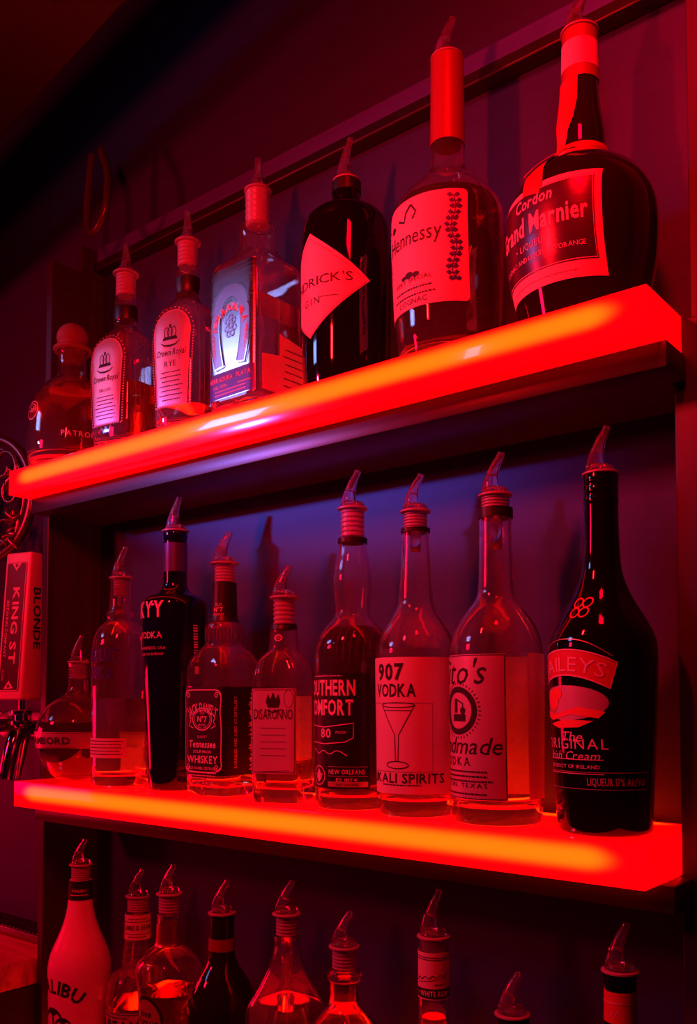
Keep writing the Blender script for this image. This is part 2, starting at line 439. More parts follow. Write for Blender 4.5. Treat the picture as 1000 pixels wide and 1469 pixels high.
    def pourer(s, lean=39.0, straight=0.0, cork_len=0.022, visible=True, tube=0.0):
        """flange and dome > hollow leaning spout, ribbed stopper"""
        zf, R, H = s.m['flange']; a = math.radians(lean) - s.root.rotation_euler.z
        ex, ey = math.cos(a), math.sin(a)
        z = s.top + 0.0003; exposed = visible and zf - s.top > 0.008
        if exposed: z = zf; cork_len = zf - s.top - 0.0003
        H = H + zf - z
        bm = bmesh.new(); t = 0.0024; f = t
        add_lathe(bm, chaikin([(0, f + 0.0002), (R * 0.84, f + 0.0002), (R * 0.80, f + 0.002), (R * 0.72, f + 0.0045), (R * 0.55, f + 0.0062), (R * 0.3, f + 0.0070), (0, f + 0.0072)], 1), 28)
        p = obj('pourer', bm, M['spout'], s.root, True, (0, 0, z))
        k = 1 - straight; hb = t + 0.002
        c = smooth_path([(-0.30 * R * k, 0.52 * R, hb), (-0.28 * R * k, 0.46 * R, hb + H * .2), (-0.12 * R * k, 0.34 * R, hb + H * .45), (0.08 * R * k, 0.27 * R, hb + H * .66), (0.26 * R * k, 0.235 * R, H * .88), (0.38 * R * k, 0.22 * R, H)], 2)
        bm = bmesh.new()
        outer = add_tube(bm, [(ex * q[0], ey * q[0], q[2]) for q in c], [q[1] for q in c], 14, False)
        cc = c[len(c) // 3:]
        innr = add_tube(bm, [(ex * q[0], ey * q[0], q[2] + (0.0004 if i == len(cc) - 1 else 0)) for i, q in enumerate(cc)], [q[1] * 0.66 for q in cc], 14, False)
        for kk in range(14):
            k2 = (kk + 1) % 14; bm.faces.new((outer[-1][kk], outer[-1][k2], innr[-1][k2], innr[-1][kk]))
        bm.faces.new(outer[0]); bm.faces.new(innr[0]); bmesh.ops.recalc_face_normals(bm, faces=bm.faces)
        obj('spout', bm, M['spout'], p, True)
        rc = min(s.neck * 0.86, R * 0.90) if exposed else s.neck - 0.0034
        disc = [(R * 0.93, 0.0), (R, 0.0005), (R, t - 0.0006), (R * 0.94, t), (0, t)]
        if visible:
            pr = [(0, -cork_len), (rc * 0.75, -cork_len)]
            nr = 6
            for i in range(nr):
                zz = -cork_len + cork_len * (i + 0.15) / nr; dz = cork_len / nr
                pr += [(rc * 0.91, zz), (rc, zz + dz * 0.25), (rc, zz + dz * 0.6), (rc * 0.91, zz + dz * 0.7)]
            pr += [(rc * 0.92, -0.0002)] + disc
        else: pr = [(0, 0.0)] + disc
        bm = bmesh.new(); add_lathe(bm, pr, 26); obj('stopper', bm, M['cork'], p, angle=40)
        if visible:
            if tube:
                bm = bmesh.new(); add_lathe(bm, [(0, -cork_len - tube), (rc * 0.42, -cork_len - tube), (rc * 0.5, -cork_len - 0.0005), (0, -cork_len - 0.0005)], 16)
                obj('air_tube', bm, M['spout'], p, True)
        return p
def plate(pts): return Ink().poly(pts)
# ------------------------------------------------------------------ the setting
YF, WALL = 0.652, 0.800
Z_LOW, Z_UP, Z_THIRD = 1.3443, 1.7598, 0.935
bm = bmesh.new(); add_box(bm, -3.2, 1.6, WALL, WALL + 0.06, 0, 2.75); struct(obj('wall_back', bm, M['wall']))
bm = bmesh.new(); add_box(bm, -3.2, 1.6, -3.2, WALL, -0.05, 0); struct(obj('floor', bm, M['floor']))
bm = bmesh.new(); add_box(bm, -3.2, 1.6, -3.2, WALL, 2.75, 2.80); struct(obj('ceiling', bm, M['ceiling']))
# dark boxed-in duct that slopes along the upper left
a, b = Vector((-0.7948, 0.60, 2.2221)), Vector((-1.0668, 0.60, 2.1685)); d = (a - b).normalized()
bm = bmesh.new(); add_box(bm, -1.6, 1.2, -0.10, 0.10, 0, 0.14, 0.006)
o = struct(obj('trim_1', bm, M['blackring'])); o.location = (a + b) / 2 + Vector((0, -0.10, 0)); o.rotation_euler = (0, -math.atan2(d.z, d.x), 0)

# cabinet: two side panels and the top rail
cab = thing('back_bar_cabinet', 'dark painted open cabinet frame fixed to the wall around the three lit shelves', 'cabinet', (-0.68, WALL, 0.0))
def cabpart(name, *b, bev=0.0015, m='frame'):
    bm = bmesh.new(); add_box(bm, *b, bev); o = obj(name, bm, M[m], cab); o.location = (0.68, -WALL, 0); return o
cabpart('side_panel', -1.132, -1.118, 0.711, WALL - 0.0005, 0.002, 2.073)
cabpart('side_panel', -0.2515, -0.150, 0.727, WALL - 0.0005, 0.002, Z_UP - 0.002)
cabpart('upper_side_panel', -0.2400, -0.150, 0.733, WALL - 0.0005, Z_UP - 0.0019, 2.60)
cabpart('top_rail', -1.118, -0.241, 0.782, WALL - 0.0005, 2.094, 2.115, m='rail')
cabpart('rail_shade_strip', -1.118, -0.241, 0.779, WALL - 0.0005, 2.081, 2.0935, m='blackring')  # black bar standing in for the shade beneath the rail
cabpart('corner_block', -1.132, -1.118, 0.760, WALL - 0.0005, 2.0735, 2.115)

def light_shelf(label, ztop, x0, x1, notch, power=1.0):
    xc = (x0 + x1) / 2; L = x1 - x0; D = 0.136
    root = thing('light_shelf', label, 'shelf', (xc, YF, ztop))
    bm = bmesh.new(); q = -0.2530 - xc                       # rear corners notched round the side panels
    pts = [(-L / 2, 0), (L / 2, 0), (L / 2, 0.0745), (q, 0.0745), (q, D)]
    pts += [(notch - xc, D), (notch - xc, 0.058), (-L / 2, 0.058)] if notch else [(-L / 2, D)]
    add_prism(bm, pts, -0.033, 0, 0.0012)
    box = obj('light_box', bm, lightbox_material('lit_acrylic', L / 2 - 0.050, 0.004, D - 0.012, -0.0135, power), root, angle=40)
    bm = bmesh.new(); e = max(x0, -1.116) - xc; y1 = WALL - YF - 0.001
    add_prism(bm, [(e, 0.031), (-0.2415 - xc, 0.031), (-0.2415 - xc, 0.0735), (q, 0.0735), (q, y1), (e, y1)], -0.054, -0.0332, 0.001)
    obj('support_board', bm, M['wood'], root, angle=40)
    return root
light_shelf('upper glowing red acrylic shelf, the one carrying the round-bellied ribboned bottle', Z_UP, -1.122, -0.2445, -1.1165)
light_shelf('middle glowing red acrylic shelf, the one carrying the tall black cream-liqueur bottle', Z_LOW, -1.097, -0.2520, None)
light_shelf('glowing red shelf under the bottom row of bottles, below the other two', Z_THIRD, -1.110, -0.2535, None, 0.9)

# left of the cabinet: counter, drip tray, taps, cable
bm = bmesh.new(); add_box(bm, -2.2, -1.134, 0.20, WALL - 0.0005, 1.060, 1.0955, 0.002)
tag(obj('side_counter', bm, M['counter'], angle=40), 'reddish wooden counter ending against the left side of the cabinet', 'counter')
bm = bmesh.new(); add_box(bm, -2.2, -1.1345, 0.22, WALL - 0.0005, 0.0, 1.0595, 0.002)
tag(obj('counter_base', bm, M['ceiling'], angle=40), 'black cupboard body under the reddish wooden counter at lower left', 'cupboard')
tr = thing('drip_tray', 'dark metal drip tray lying on the wooden counter against the wall', 'tray', (-1.42, 0.773, 1.0960))
bm = bmesh.new(); add_box(bm, -0.26, 0.245, -0.024, 0.024, 0, 0.012, 0.002); obj('basin', bm, M['darkmetal'], tr, angle=40)
bm = bmesh.new()
for k in range(48): add_box(bm, -0.25 + k * 0.0104, -0.245 + k * 0.0104, -0.020, 0.020, 0.0121, 0.014)
o = obj('grille', bm, M['blackring'], tr); o['kind'] = 'stuff'
bm = bmesh.new(); add_tube(bm, smooth_path([(-1.150, 0.796, 1.312), (-1.151, 0.794, 1.25), (-1.158, 0.795, 1.19), (-1.160, 0.795, 1.13), (-1.165, 0.794, 1.0975)]), 0.0022, 8)
tag(obj('thin_cable', bm, M['cablem'], smooth=True), 'thin dark cable running down the wall beside the cabinet to the counter', 'cable')
bm = bmesh.new(); add_tube(bm, smooth_path([(-1.02, 0.72, 2.20), (-0.995, 0.715, 2.155), (-0.9905, 0.71, 2.125), (-0.992, 0.71, 2.103), (-1.008, 0.71, 2.082), (-1.03, 0.712, 2.08), (-1.045, 0.715, 2.11), (-1.04, 0.72, 2.20)]), 0.005, 10)
tag(obj('hanging_cable', bm, M['cablem'], smooth=True), 'loop of dark cable hanging from the duct in the upper left corner', 'cable')

def flat(ink, name, m, parent, org, ux, uy, off=0.0003, L=30, label=None):
    ux, uy = Vector(ux).normalized(), Vector(uy).normalized(); n = ux.cross(uy); v, f = refine(ink.v, ink.f, L)
    me = bpy.data.meshes.new(name); me.from_pydata([Vector(org) + ux * x * .001 + uy * y * .001 + n * off for x, y in v], [], f)
    o = link(name, me, M[m], parent)
    if label: o['label'] = label
    return o
def faucet(root, y):                                   # chrome parts of one tap, local to a root at the handle's foot
    bm = bmesh.new(); add_tube(bm, [(0, 0, 0.0), (0, 0, -0.014)], 0.0045, 12); obj('stem', bm, M['chrome'], root, angle=40)
    bm = bmesh.new()
    for z in (-0.016, -0.031): add_lathe(bm, [(0, z - 0.006), (0.0135, z - 0.006), (0.015, z - 0.0045), (0.015, z + 0.0005), (0.0135, z + 0.002), (0, z + 0.002)], 24)
    add_lathe(bm, [(0, -0.045), (0.010, -0.045), (0.010, -0.015), (0, -0.015)], 20)
    obj('collar', bm, M['chrome'], root, angle=40)
    bm = bmesh.new(); add_tube(bm, smooth_path([(0, y, -0.040), (0, 0.02, -0.040), (0, 0.0, -0.043), (0, -0.012, -0.052), (0, -0.020, -0.075), (0, -0.029, -0.112)]), 0.0105, 16)
    obj('spout', bm, M['chrome'], root, angle=50)
    bm = bmesh.new(); add_tube(bm, [(0.0, 0.010, -0.046), (0.004, -0.002, -0.080), (0.006, -0.012, -0.112)], [0.006, 0.005, 0.003], 10); obj('vent_tube', bm, M['darkmetal'], root, angle=50)
    bm = bmesh.new(); add_lathe(bm, [(0, 0), (0.024, 0), (0.024, 0.004), (0.019, 0.007), (0, 0.007)], 28)
    o = obj('flange', bm, M['darkmetal'], root, angle=40); o.rotation_euler = (PI / 2, 0, 0); o.location = (0, y, -0.040)
tap = thing('beer_tap', 'chrome beer tap with pale wedge handle and black lettered panel, left of the cabinet', 'tap', (-1.187, 0.716, 1.451), 14)
faucet(tap, 0.060)
W, H = 0.0245, 0.212                                     # handle: half width, height
bm = bmesh.new()
v = [(-W, -0.026, 0), (W, -0.026, 0), (W, 0.014, 0), (-W, 0.014, 0), (-W, -0.010, H), (W, -0.010, H), (W, 0.013, H), (-W, 0.013, H)]
vs = [bm.verts.new(p) for p in v]
for f in ((3, 2, 1, 0), (4, 5, 6, 7), (0, 1, 5, 4), (1, 2, 6, 5), (2, 3, 7, 6), (3, 0, 4, 7)): bm.faces.new([vs[i] for i in f])
bmesh.ops.bevel(bm, geom=list(bm.edges), offset=0.0035, segments=3, affect='EDGES', profile=0.5)
hd = obj('tap_handle', bm, M['taphandle'], tap, angle=50)
up = Vector((0, 0.016, H))
org = Vector((0, -0.018, H / 2)) + Vector((0, -0.0004, 0))
pb = Ink().poly(rrect(-20, -94, 18, 92, 4)); pn = flat(pb, 'front_panel', 'blackpaper', hd, org, (1, 0, 0), up, 0.0002, label='black front panel with pale border and lettering')
pi = Ink(); pi.stroke(rrect(-19, -93, 17, 91, 4), 1.2, True)
for sy in (1, -1): pi.poly([(-10, 90 * sy - (0 if sy > 0 else 1)), (8, 90 * sy), (-1, 79 * sy)])
r_ = -PI / 2
pi.text('KING ST', -4, 55, 12, 'l', 0.03, rot=r_, fit=110); pi.text('BREWING COMPANY', -15, 36, 5, 'l', 0.01, rot=r_, fit=82); pi.text('BLONDE', -15, -64, 3, 'l', rot=r_)
flat(pi, 'lettering', 'paleink', hd, org, (1, 0, 0), up, 0.0006)
for sy in (1, -1):
    pk = Ink().poly([(-1, 90 * sy), (2, 87 * sy), (-1, 84 * sy), (-4, 87 * sy)])
    flat(pk, 'diamond', 'blackpaper', hd, org, (1, 0, 0), up, 0.0009)
pi = Ink().text('BLONDE', -5, 55, 14, 'l', 0.02, rot=r_, fit=88)
flat(pi, 'side_lettering', 'ink', hd, (W, 0.0, H / 2), (0, 1, 0), (0, 0, 1), 0.0003)

tap2 = thing('beer_tap', 'beer tap with round openwork iron handle, cut by the left picture edge', 'tap', (-1.318, 0.735, 1.451), 10)
faucet(tap2, 0.045)
bm = bmesh.new(); add_tube(bm, [(0, 0, 0), (0, 0, 0.225)], [0.007, 0.006], 14); obj('handle_rod', bm, M['iron'], tap2, angle=40)
med = bpy.data.objects.new('round_handle', None)
def medal(name, fn, parent):
    bm = bmesh.new(); fn(bm); o = obj(name, bm, M['iron'], parent, angle=60); return o
R0, zc = 0.094, 0.312
def ringfn(bm):
    pts = [(R0 * math.cos(2 * PI * k / 48), 0, zc + R0 * math.sin(2 * PI * k / 48)) for k in range(49)]
    add_tube(bm, pts, 0.0075, 12, False)
    pts = [((R0 - 0.014) * math.cos(2 * PI * k / 48), -0.003, zc + (R0 - 0.014) * math.sin(2 * PI * k / 48)) for k in range(49)]
    add_tube(bm, pts, 0.0025, 8, False)
rim = medal('rim', ringfn, tap2); rim['label'] = 'round iron rim of the openwork handle'
def scroll(bm, cx, cz, r, a0, turns, flip=1, w=0.0035):
    pts = []
    for k in range(26):
        t = k / 25; a = a0 + flip * turns * 2 * PI * t; q = r * (1 - 0.72 * t); pts.append((cx + q * math.cos(a), -0.004, zc + cz + q * math.sin(a)))
    add_tube(bm, pts, [w * (1.1 - 0.5 * k / 25) for k in range(26)], 8)
for sx in (1, -1):
    for (cx, cz, r, a0, tn, fl) in ((0.034, 0.046, 0.030, -0.6, 1.1, 1), (0.040, -0.048, 0.030, 0.5, 1.0, -1), (0.052, 0.004, 0.020, 2.2, 0.9, 1)):
        medal('scroll', lambda bm: scroll(bm, cx * sx, cz, r, a0 if sx > 0 else PI - a0, tn, fl * sx), tap2)
def leaf(bm, cx, cz, ang, L=0.03):
    for k, (da, l) in enumerate(((0, 1), (0.8, 0.7), (-0.8, 0.7), (1.7, 0.45), (-1.7, 0.45))):
        a = ang + da; e = (cx + L * l * math.cos(a), -0.006, zc + cz + L * l * math.sin(a)); m = (cx + L * l * .5 * math.cos(a), -0.010, zc + cz + L * l * .5 * math.sin(a))
        add_tube(bm, [(cx, -0.004, zc + cz), m, e], [0.0030, 0.0052, 0.0012], 7)
for (cx, cz, an) in ((0.062, -0.040, 2.3), (0.050, -0.060, -0.9), (-0.058, -0.042, 0.8), (0.060, 0.032, -2.2), (0.0, -0.030, -1.57), (0.0, 0.020, 1.57)):
    medal('hop_leaf', lambda bm: leaf(bm, cx, cz, an), tap2)
bpy.data.objects.remove(med)
bm = bmesh.new(); add_box(bm, -1.90, -1.1345, WALL - 0.0052, WALL - 0.0006, 1.393, 1.432, 0.0015)
tag(obj('tap_plate', bm, M['darkmetal'], angle=40), 'dark metal strip on the wall behind the beer taps', 'plate')
SPEC.update({   # metres above the base: profile (z, radius, squareness), heights of features, place on the shelf
    'patron': dict(row='U', x=-1.0461, y=0.698, asp=1, prof=[(0.0,0.0536,2),(0.0169,0.0572,2),(0.0405,0.0581,2),(0.0784,0.0555,2),(0.1012,0.0448,2),(0.1154,0.0296,2),(0.1231,0.0188,2),(0.145,0.018,2),(0.1535,0.0189,2),(0.1574,0.0207,2)], m={'lv':0.0955,'stop0':0.1574,'stop1':0.1965,'txt':0.0367}),
    'crown1': dict(row='U', x=-0.9397, y=0.704, asp=0.8, prof=[(0.0,0.0327,3),(0.0205,0.0387,3),(0.0492,0.0405,3),(0.0987,0.0423,3),(0.1304,0.0415,3),(0.1466,0.0346,2.6),(0.1575,0.0225,2.2),(0.1629,0.0156,2),(0.1702,0.0147,2),(0.1738,0.0164,2),(0.1884,0.0165,2),(0.1938,0.0147,2),(0.2047,0.0147,2)], m={'lv':0.0852,'l0':0.0331,'l1':0.1412,'c0':0.1902,'c1':0.1729,'flange':(0.2338,0.0165,0.0402)}),
    'crown2': dict(row='U', x=-0.8206, y=0.704, asp=0.8, prof=[(0.0,0.031,3),(0.0172,0.0351,3),(0.0466,0.0367,3),(0.1013,0.0393,3),(0.1309,0.0385,3),(0.1504,0.0328,2.6),(0.1606,0.0213,2.2),(0.1682,0.0148,2),(0.1759,0.014,2),(0.181,0.0156,2),(0.1946,0.0156,2),(0.1988,0.014,2),(0.2065,0.014,2)], m={'lv':0.034,'l0':0.0323,'l1':0.1453,'c0':0.1929,'c1':0.1742,'flange':(0.2364,0.0156,0.0385)}),
    'herradura': dict(row='U', x=-0.7088, y=0.71, asp=1, prof=[(0.0,0.0368,9),(0.0127,0.039,10),(0.1618,0.0393,10),(0.173,0.0365,9),(0.1809,0.0266,6),(0.1865,0.0227,4),(0.1905,0.0203,3),(0.2034,0.0195,2),(0.2114,0.0211,2),(0.2178,0.0211,2),(0.221,0.0195,2)], m={'lv':0.1275,'l0':0.019,'l1':0.1634,'b0':0.0245,'b1':0.0838,'flange':(0.262,0.0156,0.0379)}),
    'hendricks': dict(row='U', x=-0.583, y=0.714, asp=1, prof=[(0.0,0.0417,2),(0.0245,0.0453,2),(0.0538,0.0461,2),(0.1642,0.0471,2),(0.1805,0.0449,2),(0.1908,0.0377,2),(0.1983,0.0247,2),(0.2027,0.016,2),(0.2087,0.0145,2),(0.225,0.0145,2),(0.228,0.0145,2)], m={'c':0.1051,'t':0.159,'bt':0.0516,'name':0.1029,'gin':0.0846,'flange':(0.2354,0.0145,0.0403)}),
    'hennessy': dict(row='U', x=-0.4597, y=0.716, asp=1, prof=[(0.0,0.0433,2),(0.0237,0.0486,2),(0.0439,0.0506,2),(0.0911,0.0527,2),(0.1317,0.0542,2),(0.1521,0.0529,2),(0.1671,0.0437,2),(0.1794,0.0305,2),(0.1876,0.0219,2),(0.1944,0.0179,2),(0.2033,0.0166,2),(0.2239,0.0159,2),(0.2961,0.0153,2),(0.3044,0.0153,2)], m={'lv':0.1569,'l0':0.0465,'l1':0.1481,'cap0':0.2191,'cap1':0.3044,'name':0.11,'flange':(0.3071,0.016,0.0388)}),
    'marnier': dict(row='U', x=-0.3249, y=0.7175, asp=1, prof=[(0.0,0.0496,2),(0.0319,0.0566,2),(0.0574,0.0619,2),(0.088,0.0638,2),(0.1094,0.0627,2),(0.1278,0.0546,2),(0.1414,0.0395,2),(0.1475,0.0268,2),(0.1506,0.0215,2),(0.1543,0.0227,2),(0.158,0.0215,2),(0.1629,0.021,2),(0.174,0.021,2),(0.1833,0.0198,2),(0.1988,0.0169,2),(0.2205,0.0152,2),(0.2609,0.0143,2),(0.2659,0.0143,2)], m={'l0':0.027,'l1':0.1106,'cap0':0.2199,'cap1':0.2659,'ring':0.1543,'flange':(0.2684,0.0164,0.0375)}),
    'chambord': dict(row='L', x=-1.0532, y=0.718, asp=1, prof=[(0.0,0.0233,2),(0.0039,0.0305,2),(0.0169,0.0421,2),(0.0327,0.0502,2),(0.0542,0.0539,2),(0.0682,0.0539,2),(0.0823,0.0503,2),(0.0963,0.0414,2),(0.1048,0.0315,2),(0.1104,0.0216,2),(0.116,0.0153,2),(0.1245,0.0126,2),(0.1498,0.0126,2),(0.1555,0.0135,2)], m={'lv':0.0767,'b0':0.043,'b1':0.0645,'name':0.0533,'flange':(0.1574,0.0144,0.0349)}),
    'absolut': dict(row='L', x=-0.9425, y=0.704, asp=1, prof=[(0.0,0.0313,2),(0.0019,0.0347,2),(0.0402,0.0348,2),(0.154,0.0358,2),(0.176,0.0349,2),(0.1918,0.0307,2),(0.2015,0.0222,2),(0.2059,0.0162,2),(0.2103,0.0179,2),(0.2156,0.0179,2),(0.2183,0.0145,2),(0.2422,0.0132,2),(0.2581,0.0133,2)], m={'lv':0.1075,'t1':0.154,'t2':0.132,'s0':0.035,'s1':0.062,'r0':0.0158,'r1':0.048,'flange':(0.2652,0.0154,0.0337)}),
    'skyy': dict(row='L', x=-0.8467, y=0.711, asp=1, prof=[(0.0,0.0261,2),(0.0003,0.0294,2),(0.0268,0.031,2),(0.1099,0.0352,2),(0.1935,0.0395,2),(0.2103,0.0399,2),(0.2221,0.0395,2),(0.2288,0.0329,2),(0.2331,0.0214,2),(0.2398,0.0148,2),(0.2524,0.014,2),(0.2981,0.0136,2),(0.3015,0.0145,2),(0.3065,0.0145,2),(0.3074,0.0136,2)], m={'name':0.2028,'vod':0.1801,'s1':0.1667,'s2':0.16,'cap0':0.2592,'cap1':0.3015,'flange':(0.3099,0.0165,0.0399)}),
    'daniels': dict(row='L', x=-0.7535, y=0.7045, asp=1, prof=[(0.0,0.0271,8),(-0.0021,0.0305,8),(0.0158,0.0317,8),(0.1214,0.0324,8),(0.1426,0.0324,8),(0.1505,0.0302,6),(0.1584,0.027,4),(0.1655,0.0217,2.6),(0.1694,0.0211,2),(0.1805,0.0215,2),(0.19,0.0211,2),(0.1939,0.0156,2),(0.1994,0.0141,2),(0.2319,0.0133,2),(0.2375,0.0133,2)], m={'lv':0.1206,'l0':0.0236,'l1':0.1198,'cap0':0.1939,'cap1':0.2375,'flange':(0.2589,0.0164,0.0366)}),
    'disaronno': dict(row='L', x=-0.656, y=0.699, asp=1, prof=[(0.0,0.0244,6),(-0.0024,0.0266,7),(0.0362,0.0272,8),(0.1204,0.0273,8),(0.1344,0.0268,8),(0.1417,0.0245,6),(0.1476,0.0233,4),(0.1535,0.0193,3),(0.1579,0.0162,2),(0.1624,0.0154,2),(0.1771,0.0147,2),(0.1808,0.014,2),(0.1838,0.0132,2)], m={'lv':0.0435,'l0':0.0303,'l1':0.1175,'b0':0.1638,'b1':0.1771,'k0':0.1808,'k1':0.1845,'flange':(0.2127,0.0155,0.0349)}),
    'comfort': dict(row='L', x=-0.566, y=0.703, asp=1, prof=[(0.0,0.0331,2),(-0.0011,0.0366,2),(0.0194,0.0373,2),(0.1439,0.0379,2),(0.1613,0.0369,2),(0.1731,0.0313,2),(0.1822,0.0237,2),(0.1899,0.0174,2),(0.1997,0.0174,2),(0.2207,0.0199,2),(0.2382,0.0181,2),(0.2522,0.015,2),(0.2614,0.014,2),(0.267,0.014,2)], m={'lv':0.1773,'l0':0.0208,'l1':0.1314,'t1':0.1175,'t2':0.0995,'t3':0.0746,'t4':0.038,'t5':0.0291,'k0':0.2621,'k1':0.267,'flange':(0.2959,0.0154,0.0396)}),
    'vodka907': dict(row='L', x=-0.4866, y=0.699, asp=1, prof=[(0.0,0.0324,2),(-0.002,0.0356,2),(0.0181,0.0363,2),(0.1351,0.0378,2),(0.1495,0.0378,2),(0.1626,0.0346,2),(0.1757,0.0274,2),(0.1862,0.0203,2),(0.1941,0.017,2),(0.2073,0.0157,2),(0.2602,0.0131,2),(0.2648,0.0131,2)], m={'lv':0.1521,'l0':0.0213,'l1':0.1443,'t1':0.1312,'t2':0.1148,'t3':0.0362,'t4':0.0278,'m0':0.0452,'m1':0.1011,'k0':0.2628,'k1':0.2668,'flange':(0.282,0.0145,0.0366)}),
    'titos': dict(row='L', x=-0.4001, y=0.698, asp=1, prof=[(0.0,0.0347,2),(-0.0022,0.0389,2),(0.0177,0.0396,2),(0.1332,0.041,2),(0.1528,0.0404,2),(0.1687,0.0357,2),(0.181,0.0278,2),(0.1896,0.0206,2),(0.1958,0.0169,2),(0.2068,0.0154,2),(0.2563,0.0143,2),(0.2656,0.0146,2),(0.2681,0.0146,2)], m={'lv':0.102,'l0':0.022,'l1':0.1442,'t1':0.1283,'c':0.0966,'t2':0.0662,'t3':0.054,'t4':0.0407,'t5':0.028,'k0':0.2662,'k1':0.2712,'flange':(0.2848,0.0152,0.0392)}),
    'baileys': dict(row='L', x=-0.3031, y=0.7, asp=1, prof=[(0.0,0.0335,2),(-0.0013,0.0367,2),(0.0048,0.0373,2),(0.0523,0.0398,2),(0.1085,0.0421,2),(0.1396,0.043,2),(0.1509,0.0425,2),(0.1606,0.0398,2),(0.1736,0.0327,2),(0.185,0.0257,2),(0.1964,0.0202,2),(0.2061,0.0169,2),(0.2164,0.015,2),(0.2393,0.014,2),(0.2633,0.0137,2),(0.2679,0.0143,2),(0.2714,0.0137,2),(0.276,0.0143,2),(0.2794,0.0137,2),(0.2841,0.0143,2),(0.2887,0.0137,2)], m={'emb':0.1782,'ban':0.1272,'o0':0.086,'o1':0.117,'t1':0.0804,'t2':0.0736,'t3':0.0641,'t4':0.0545,'t5':0.0428,'l1':0.1453,'l0':0.0355,'flange':(0.291,0.0148,0.0381)}),
    'malibu': dict(row='T', x=-1.0121, y=0.698, asp=1, prof=[(0.0,0.0341,2),(0.0214,0.0376,2),(0.1178,0.0377,2),(0.1618,0.0395,2),(0.1795,0.0395,2),(0.1954,0.0352,2),(0.2104,0.0284,2),(0.2282,0.0211,2),(0.2459,0.0168,2),(0.261,0.0151,2),(0.2842,0.0142,2)], m={'b0':0.2601,'b1':0.2842,'t':0.1415,'palm':0.1178,'flange':(0.302,0.0151,0.033)}),
    'beam': dict(row='T', x=-0.9435, y=0.736, asp=1, prof=[(0.0,0.0351,2),(0.0271,0.0377,2),(0.1311,0.0387,2),(0.1555,0.0379,2),(0.166,0.0353,2),(0.1738,0.0276,2),(0.179,0.019,2),(0.1869,0.0194,2),(0.1991,0.0181,2),(0.2131,0.016,2),(0.2464,0.0156,2)], m={'lv':0.1346,'n0':0.214,'n1':0.2447,'l1':0.1311,'t':0.1137,'flange':(0.2649,0.016,0.0343)}),
    'cuervo': dict(row='T', x=-0.8345, y=0.696, asp=1, prof=[(0.0,0.0299,2),(0.0689,0.0331,2),(0.1401,0.0332,2),(0.1719,0.0341,2),(0.1918,0.0373,2),(0.2054,0.0393,2),(0.2134,0.0365,2),(0.223,0.027,2),(0.2293,0.0191,2),(0.2325,0.0151,2),(0.2398,0.0143,2),(0.263,0.0139,2),(0.2678,0.0143,2)], m={'lv':0.1807,'c0':0.2317,'c1':0.2622,'t1':0.1608,'t2':0.1481,'flange':(0.2887,0.0155,0.0338)}),
    'darkrum': dict(row='T', x=-0.7571, y=0.707, asp=1, prof=[(0.0,0.0351,2),(0.0857,0.0391,2),(0.1696,0.0392,2),(0.1887,0.0362,2),(0.204,0.0293,2),(0.2155,0.0216,2),(0.2217,0.0177,2),(0.2294,0.0147,2),(0.2502,0.0139,2),(0.2756,0.0139,2)], m={'b0':0.2371,'b1':0.2502,'flange':(0.2764,0.0158,0.0363)}),
    'pyramid': dict(row='T', x=-0.6583, y=0.707, asp=1, prof=[(0.0,0.0329,8),(0.1118,0.0342,8),(0.1891,0.0338,8),(0.1977,0.0316,8),(0.2121,0.0244,7),(0.2265,0.0191,5),(0.2373,0.0165,3),(0.2482,0.0146,2),(0.2597,0.0131,2),(0.2619,0.0139,2),(0.2655,0.0139,2),(0.2677,0.0132,2)], m={'lv':0.1999,'flange':(0.2894,0.0154,0.0349)}),
    'amberneck': dict(row='T', x=-0.5799, y=0.707, asp=1, prof=[(0.0,0.0356,2),(0.1325,0.0386,2),(0.18,0.0387,2),(0.1902,0.0346,2),(0.2004,0.0263,2),(0.2092,0.018,2),(0.214,0.0145,2),(0.2379,0.0142,2),(0.2399,0.016,2),(0.2447,0.016,2),(0.2475,0.0142,2)], m={'lv':0.2365,'flange':(0.2687,0.0156,0.035)}),
    'whiterum': dict(row='T', x=-0.4735, y=0.707, asp=1, prof=[(0.0,0.0341,2),(0.1605,0.0369,2),(0.1731,0.0357,2),(0.1888,0.028,2),(0.2014,0.0198,2),(0.2108,0.0153,2),(0.2171,0.0144,2),(0.2424,0.0141,2),(0.2855,0.0138,2),(0.2957,0.0141,2)], m={'lv':0.2247,'n0':0.243,'n1':0.2849,'t':0.2481,'s':0.2639,'flange':(0.3033,0.0154,0.0357)}),
    'shortdark': dict(row='T', x=-0.3921, y=0.707, asp=1, prof=[(0.0,0.0351,2),(0.135,0.0365,2),(0.1644,0.0331,2),(0.182,0.0236,2),(0.1968,0.0166,2),(0.2352,0.0142,2),(0.2423,0.0142,2)], m={'flange':(0.2441,0.0154,0.0345)}),
    'redneck': dict(row='T', x=-0.2948, y=0.707, asp=1, prof=[(0.0,0.0346,2),(0.1643,0.0371,2),(0.1968,0.035,2),(0.2131,0.0255,2),(0.2295,0.017,2),(0.2431,0.0133,2),(0.2622,0.0123,2),(0.2973,0.012,2)], m={'b0':0.26,'b1':0.2841,'t':0.2661,'flange':(0.3001,0.0149,0.0358)}),
})
